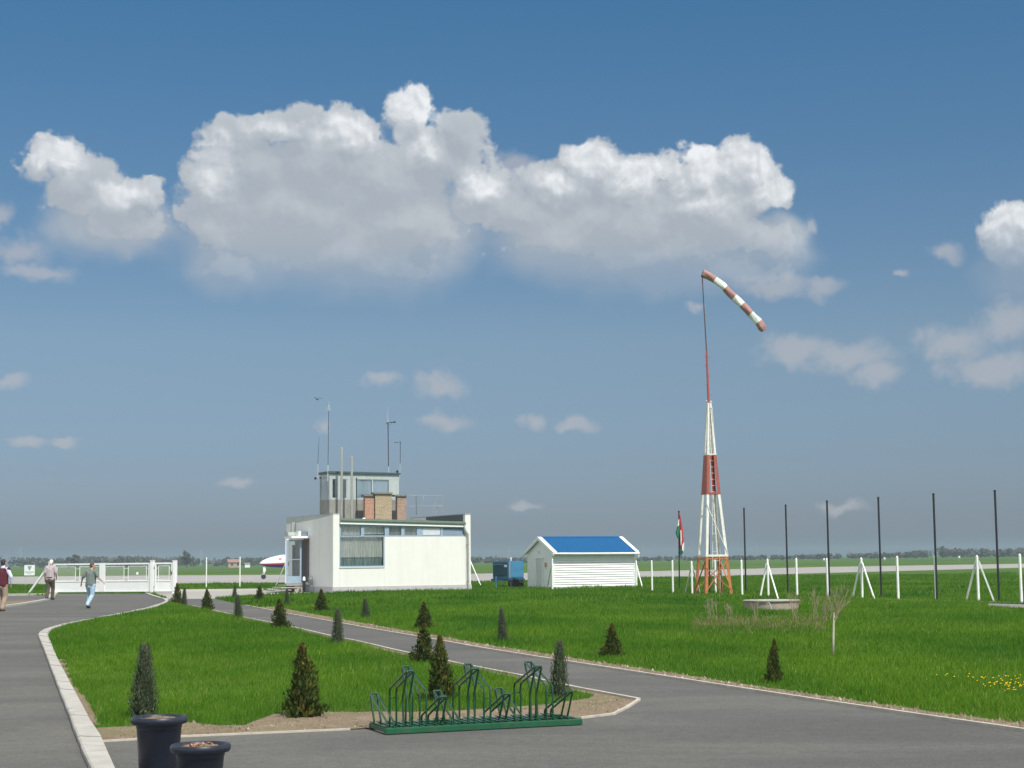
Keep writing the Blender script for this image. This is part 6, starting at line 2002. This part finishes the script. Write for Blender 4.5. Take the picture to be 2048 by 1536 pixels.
# clods and pebbles on the bare earth
V, Q, T = [], [], []
cand = np.stack([rg.uniform(-4, 12, 60000), rg.uniform(14, 45, 60000)], 1)
keep = (inside(cand, sp) & (rg.random(60000) < .55)) | inside(cand, pu + d_up[::-1])
for (x, y_) in cand[keep][:7000]:
    r = abs(rg.normal(0, .010)) + .006
    k0 = len(V)
    for j in range(4):
        q = j * 1.571 + rg.uniform(-.4, .4); V.append((x + r * math.cos(q) * rg.uniform(.7, 1.3), y_ + r * math.sin(q) * rg.uniform(.7, 1.3), -.003))
    V.append((x + rg.uniform(-.4, .4) * r, y_ + rg.uniform(-.4, .4) * r, r * rg.uniform(.6, 1.4) + .006))
    for j in range(4): Q.append((k0 + j, k0 + (j + 1) % 4, k0 + 4))
    T += [rg.random()] * 5
M['clod'] = leaf_mat('clod', [(0, (.11, .085, .06)), (.6, (.21, .165, .12)), (.93, (.27, .22, .17)), (1, (.42, .39, .34))], 0.0)
tag(cards('soil_clods', np.array(V), np.array(Q), np.array(T), M['clod']), kind='stuff')

# rough growth of the field between fence and runway
nf = 120000
yy = 60 + 75 * rg.random(nf); xx = (rg.random(nf) * 2 - 1) * .36 * yy
Pf = np.stack([xx, yy], 1)
ok = ~inside(Pf, asph) & ~inside(Pf, apron + apron_f) & ~inside(Pf, gravel) & (nz(Pf, .35, 1) > -.1)
for pol in ([BF.w(-3.4, -.1), BF.w(W + .1, -.1), BF.w(W + .1, D + .3), BF.w(-3.4, D + .3)], [SF.w(-.05, -.05), SF.w(SL + .05, -.05), SF.w(SL + .05, SD), SF.w(-.05, SD)],
            [G(300, 1184.5), G(345, 1183.8), G(500, 1180.3), G(620, 1180), G(660, 1183), G(666, 1187.5), G(600, 1189), G(500, 1192), G(428, 1197.3), G(345, 1198.2), G(334, 1198)]): ok &= ~inside(Pf, pol)
Pf = Pf[ok]; n = len(Pf)
h = (.07 + .14 * rg.random(n)) * (1 + .5 * nz(Pf, .8, 5)); wd = .05 + .05 * rg.random(n)
base = np.stack([Pf[:, 0], Pf[:, 1], np.full(n, -.012)], 1)
sd2 = np.stack([wd, np.zeros(n), np.zeros(n)], 1)
tip = base + np.stack([rg.normal(0, .05, n), rg.normal(0, .05, n), h], 1)
V = np.stack([base - sd2 * .5, base + sd2 * .5, tip], 1).reshape(-1, 3)
tint = np.clip(.30 + rg.normal(0, .15, n) + .12 * nz(Pf, .5, 3), 0, .9)
tag(cards('field_grass', V, np.arange(n * 3).reshape(-1, 3), np.repeat(tint, 3), M['grass']), kind='stuff')

# ------------------------------------------------------------------ far things
prof_t = [(-150, 1113), (0, 1114), (40, 1112), (75, 1115), (100, 1117), (130, 1113), (180, 1111), (230, 1113), (280, 1112), (330, 1116), (360, 1113), (420, 1117), (480, 1115.5), (560, 1115), (700, 1114.5), (950, 1114),
          (1000, 1115), (1100, 1115), (1300, 1113.5), (1400, 1112.5), (1500, 1111.5), (1600, 1109.5), (1700, 1107.5), (1800, 1105), (1850, 1099), (1880, 1094), (1920, 1098), (1960, 1098), (2000, 1100), (2048, 1096), (2200, 1096)]
pxs = np.array([p[0] for p in prof_t]); pys = np.array([p[1] for p in prof_t])
V, T = [], []
for i in range(520):
    px = rg.uniform(-140, 2190); dist = rg.uniform(760, 960)
    tp = np.interp(px, pxs, pys) + rg.normal(1.4, 1.0)
    t = AtY(px, tp, dist)
    gz0 = max(0, (dist - 500) / 1100 * max(0, t.x / dist) * 3)
    hh = max(1.6, t.z - gz0); r = rg.uniform(.5, .95) * min(hh, 5) * .75
    nleaf = int(26 + 10 * hh)
    q = rg.normal(0, 1, (nleaf, 3)); q /= np.linalg.norm(q, axis=1, keepdims=True); q *= rg.random((nleaf, 1)) ** .4
    C = np.stack([t.x + q[:, 0] * r * 1.5, dist + q[:, 1] * r, gz0 + hh * .52 + q[:, 2] * hh * .5], 1)
    s1 = rg.normal(0, .45, (nleaf, 3)); s2 = rg.normal(0, .45, (nleaf, 3))
    V.append(np.stack([C - s1, C + s2, C + s1, C - s2], 1).reshape(-1, 3)); T.append(np.repeat(np.clip(rg.normal(.45, .2, nleaf) + rg.normal(0, .15), 0, 1), 4))
V = np.concatenate(V); T = np.concatenate(T)
tag(cards('far_wood', V, np.arange(len(V)).reshape(-1, 4), T, M['far_leaf']), kind='stuff')


def far_tree(px, base_py, ty, wp, dist, lab):
    b = AtY(px, base_py, dist); b.z = 0
    t = AtY(px, ty, dist); hh = t.z; r = wp / 2 * dist / FPX
    e_ = empty('far_tree', b, 0, lab, 'tree')
    n = 420
    q = rg.normal(0, 1, (n, 3)); q /= np.linalg.norm(q, axis=1, keepdims=True); q *= rg.random((n, 1)) ** .45
    q *= 1 + .18 * np.sin(q[:, :1] * 5 + q[:, 2:] * 4)
    C = np.stack([q[:, 0] * r, q[:, 1] * r, hh * .58 + q[:, 2] * hh * .42], 1)
    s1 = rg.normal(0, .28, (n, 3)); s2 = rg.normal(0, .28, (n, 3))
    V = np.stack([C - s1, C + s2, C + s1, C - s2], 1).reshape(-1, 3)
    cards('crown', V, np.arange(n * 4).reshape(-1, 4), np.repeat(np.clip(rg.normal(.4, .2, n), 0, 1), 4), M['far_leaf'], e_)
    MB().tube([(0, 0, -.2), (.1, 0, hh * .5)], [.22, .12], 7).build('trunk', M['bark'], e_)


far_tree(373, 1127, 1103, 19, 620, 'round-crowned far tree standing above the wood behind the small gate')
far_tree(152, 1128, 1109, 22, 640, 'broad far tree above the wood between the white haired man and the other')
for (px, ty, lab) in ((41, 1094, 'faint power pylon on the horizon above the square notice'), (402, 1099, 'faint power pylon on the horizon right of the round far tree'), (1018, 1094, 'faint power pylon on the horizon above the blue generator'),
                      (1286, 1092, 'faint power pylon on the horizon right of the shed roof'), (1513, 1090, 'faint power pylon on the horizon between the first two tall poles'), (1702, 1089, 'faint power pylon on the horizon between the third and fourth tall poles')):
    dist = 1150
    t = AtY(px, ty, dist); b = Vector((t.x, dist, 0)); hh = t.z
    e_ = empty('power_pylon', b, 0.4, lab, 'pylon', 'power pylons on the horizon')
    mb = MB(); w0, w1 = hh * .085, hh * .02
    for sx0, sy0 in ((-1, -1), (1, -1), (1, 1), (-1, 1)): mb.bar((sx0 * w0, sy0 * w0, -.3), (sx0 * w1, sy0 * w1, hh), .12)
    for i in range(6):
        z0, z1 = hh * i / 6, hh * (i + 1) / 6
        r0, r1 = w0 + (w1 - w0) * i / 6, w0 + (w1 - w0) * (i + 1) / 6
        mb.bar((-r0, -r0, z0), (r1, -r1, z1), .07); mb.bar((r0, r0, z0), (-r1, r1, z1), .07)
    mb.build('lattice', M['galv'], e_)
    for q, L_ in ((.72, .16), (.86, .12)):
        MB().bar((-hh * L_, 0, hh * q), (hh * L_, 0, hh * q), .12, .16).build('cross_arm', M['galv'], e_)
hd_ = 520
b = AtY(469, 1128, hd_); b.z = 0
e_ = empty('far_house', b, .3, 'far pinkish house with a red roof beyond the runway', 'house')
hw = 24 * hd_ / FPX
MB().box(-hw / 2, hw / 2, 0, 3, 0, 1.75).build('wall', M['far_wall'], e_)
MB().prism([(-.3, 1.72), (1.5, 2.75), (3.3, 1.72)], 'x', -hw / 2 - .2, hw / 2 + .2).build('roof', M['far_roof'], e_)
for x in (-1.1, .8): MB().box(x, x + .6, -.03, -.005, .7, 1.35).build('window', M['black'], e_)
b = AtY(495, 1129.5, hd_); b.z = 0
e_ = empty('far_shed', b, .3, 'tiny white shed right of the far red roofed house', 'shed')
MB().box(-.8, .8, 0, 1.6, 0, 1.1).build('wall', M['white_paint'], e_)
MB().prism([(-.15, 1.08), (.8, 1.55), (1.75, 1.08)], 'x', -.95, .95).build('roof', M['cap_slab'], e_)
for px, py, lab in ((1648, 1119.5, 'small white field marker seen just left of a tall pole behind the sapling'), (1769, 1117.8, 'small white field marker just right of the fourth tall pole'), (1918.5, 1115, 'small white field marker left of the rightmost tripod'), (274.5, 1151.2, 'small white runway marker seen through the wide gate')):
    dist = min(G(px, py + (1 if px > 1000 else 0)).y, 420)
    b = AtY(px, py, dist); c = b.z; b.z = 0
    e_ = empty('field_marker', b, .2, lab, 'marker', 'white markers beside the runway')
    s_ = 4.0 * dist / FPX if px > 1000 else 5 * dist / FPX
    z0 = max(.15, c - s_ * .2)
    MB().prism([(-s_ / 2, z0), (s_ / 2, z0), (s_ * .32, z0 + s_), (-s_ * .32, z0 + s_)], 'y', -.12, .12).build('board', M['white_paint'], e_)
    for x in (-s_ * .35, s_ * .35): MB().bar((x, 0, -.1), (x, 0, z0), .05).build('leg', M['galv'], e_)
bd = AtY(635, 799, 110)
e_ = empty('bird', bd, .5, 'small dark bird flying above the thin aerial of the control building', 'bird')
bb = MB(); ell(bb, (0, 0, 0), .05, .13, .045); ell(bb, (0, .14, .02), .03, .045, .03); capsule(bb, (0, .17, .015), (0, .20, .01), .010, .003, 6)
bb.add([(-.03, -.12, .01), (.03, -.12, .01), (.05, -.24, .0), (-.05, -.24, .0)], [(0, 1, 2, 3)])
bb.build('body', M['black'], e_, smooth=True)
for s_ in (-1, 1):
    MB().add([(s_ * .03, .07, .02), (s_ * .03, -.07, .02), (s_ * .20, -.05, .13), (s_ * .20, .07, .13), (s_ * .36, -.06, .06), (s_ * .34, .0, .07),
              (s_ * .03, .07, .03), (s_ * .03, -.07, .025), (s_ * .20, -.05, .137), (s_ * .20, .07, .14)], [(0, 1, 2, 3), (3, 2, 4, 5), (6, 7, 8, 9)]).build('wing', M['black'], e_)
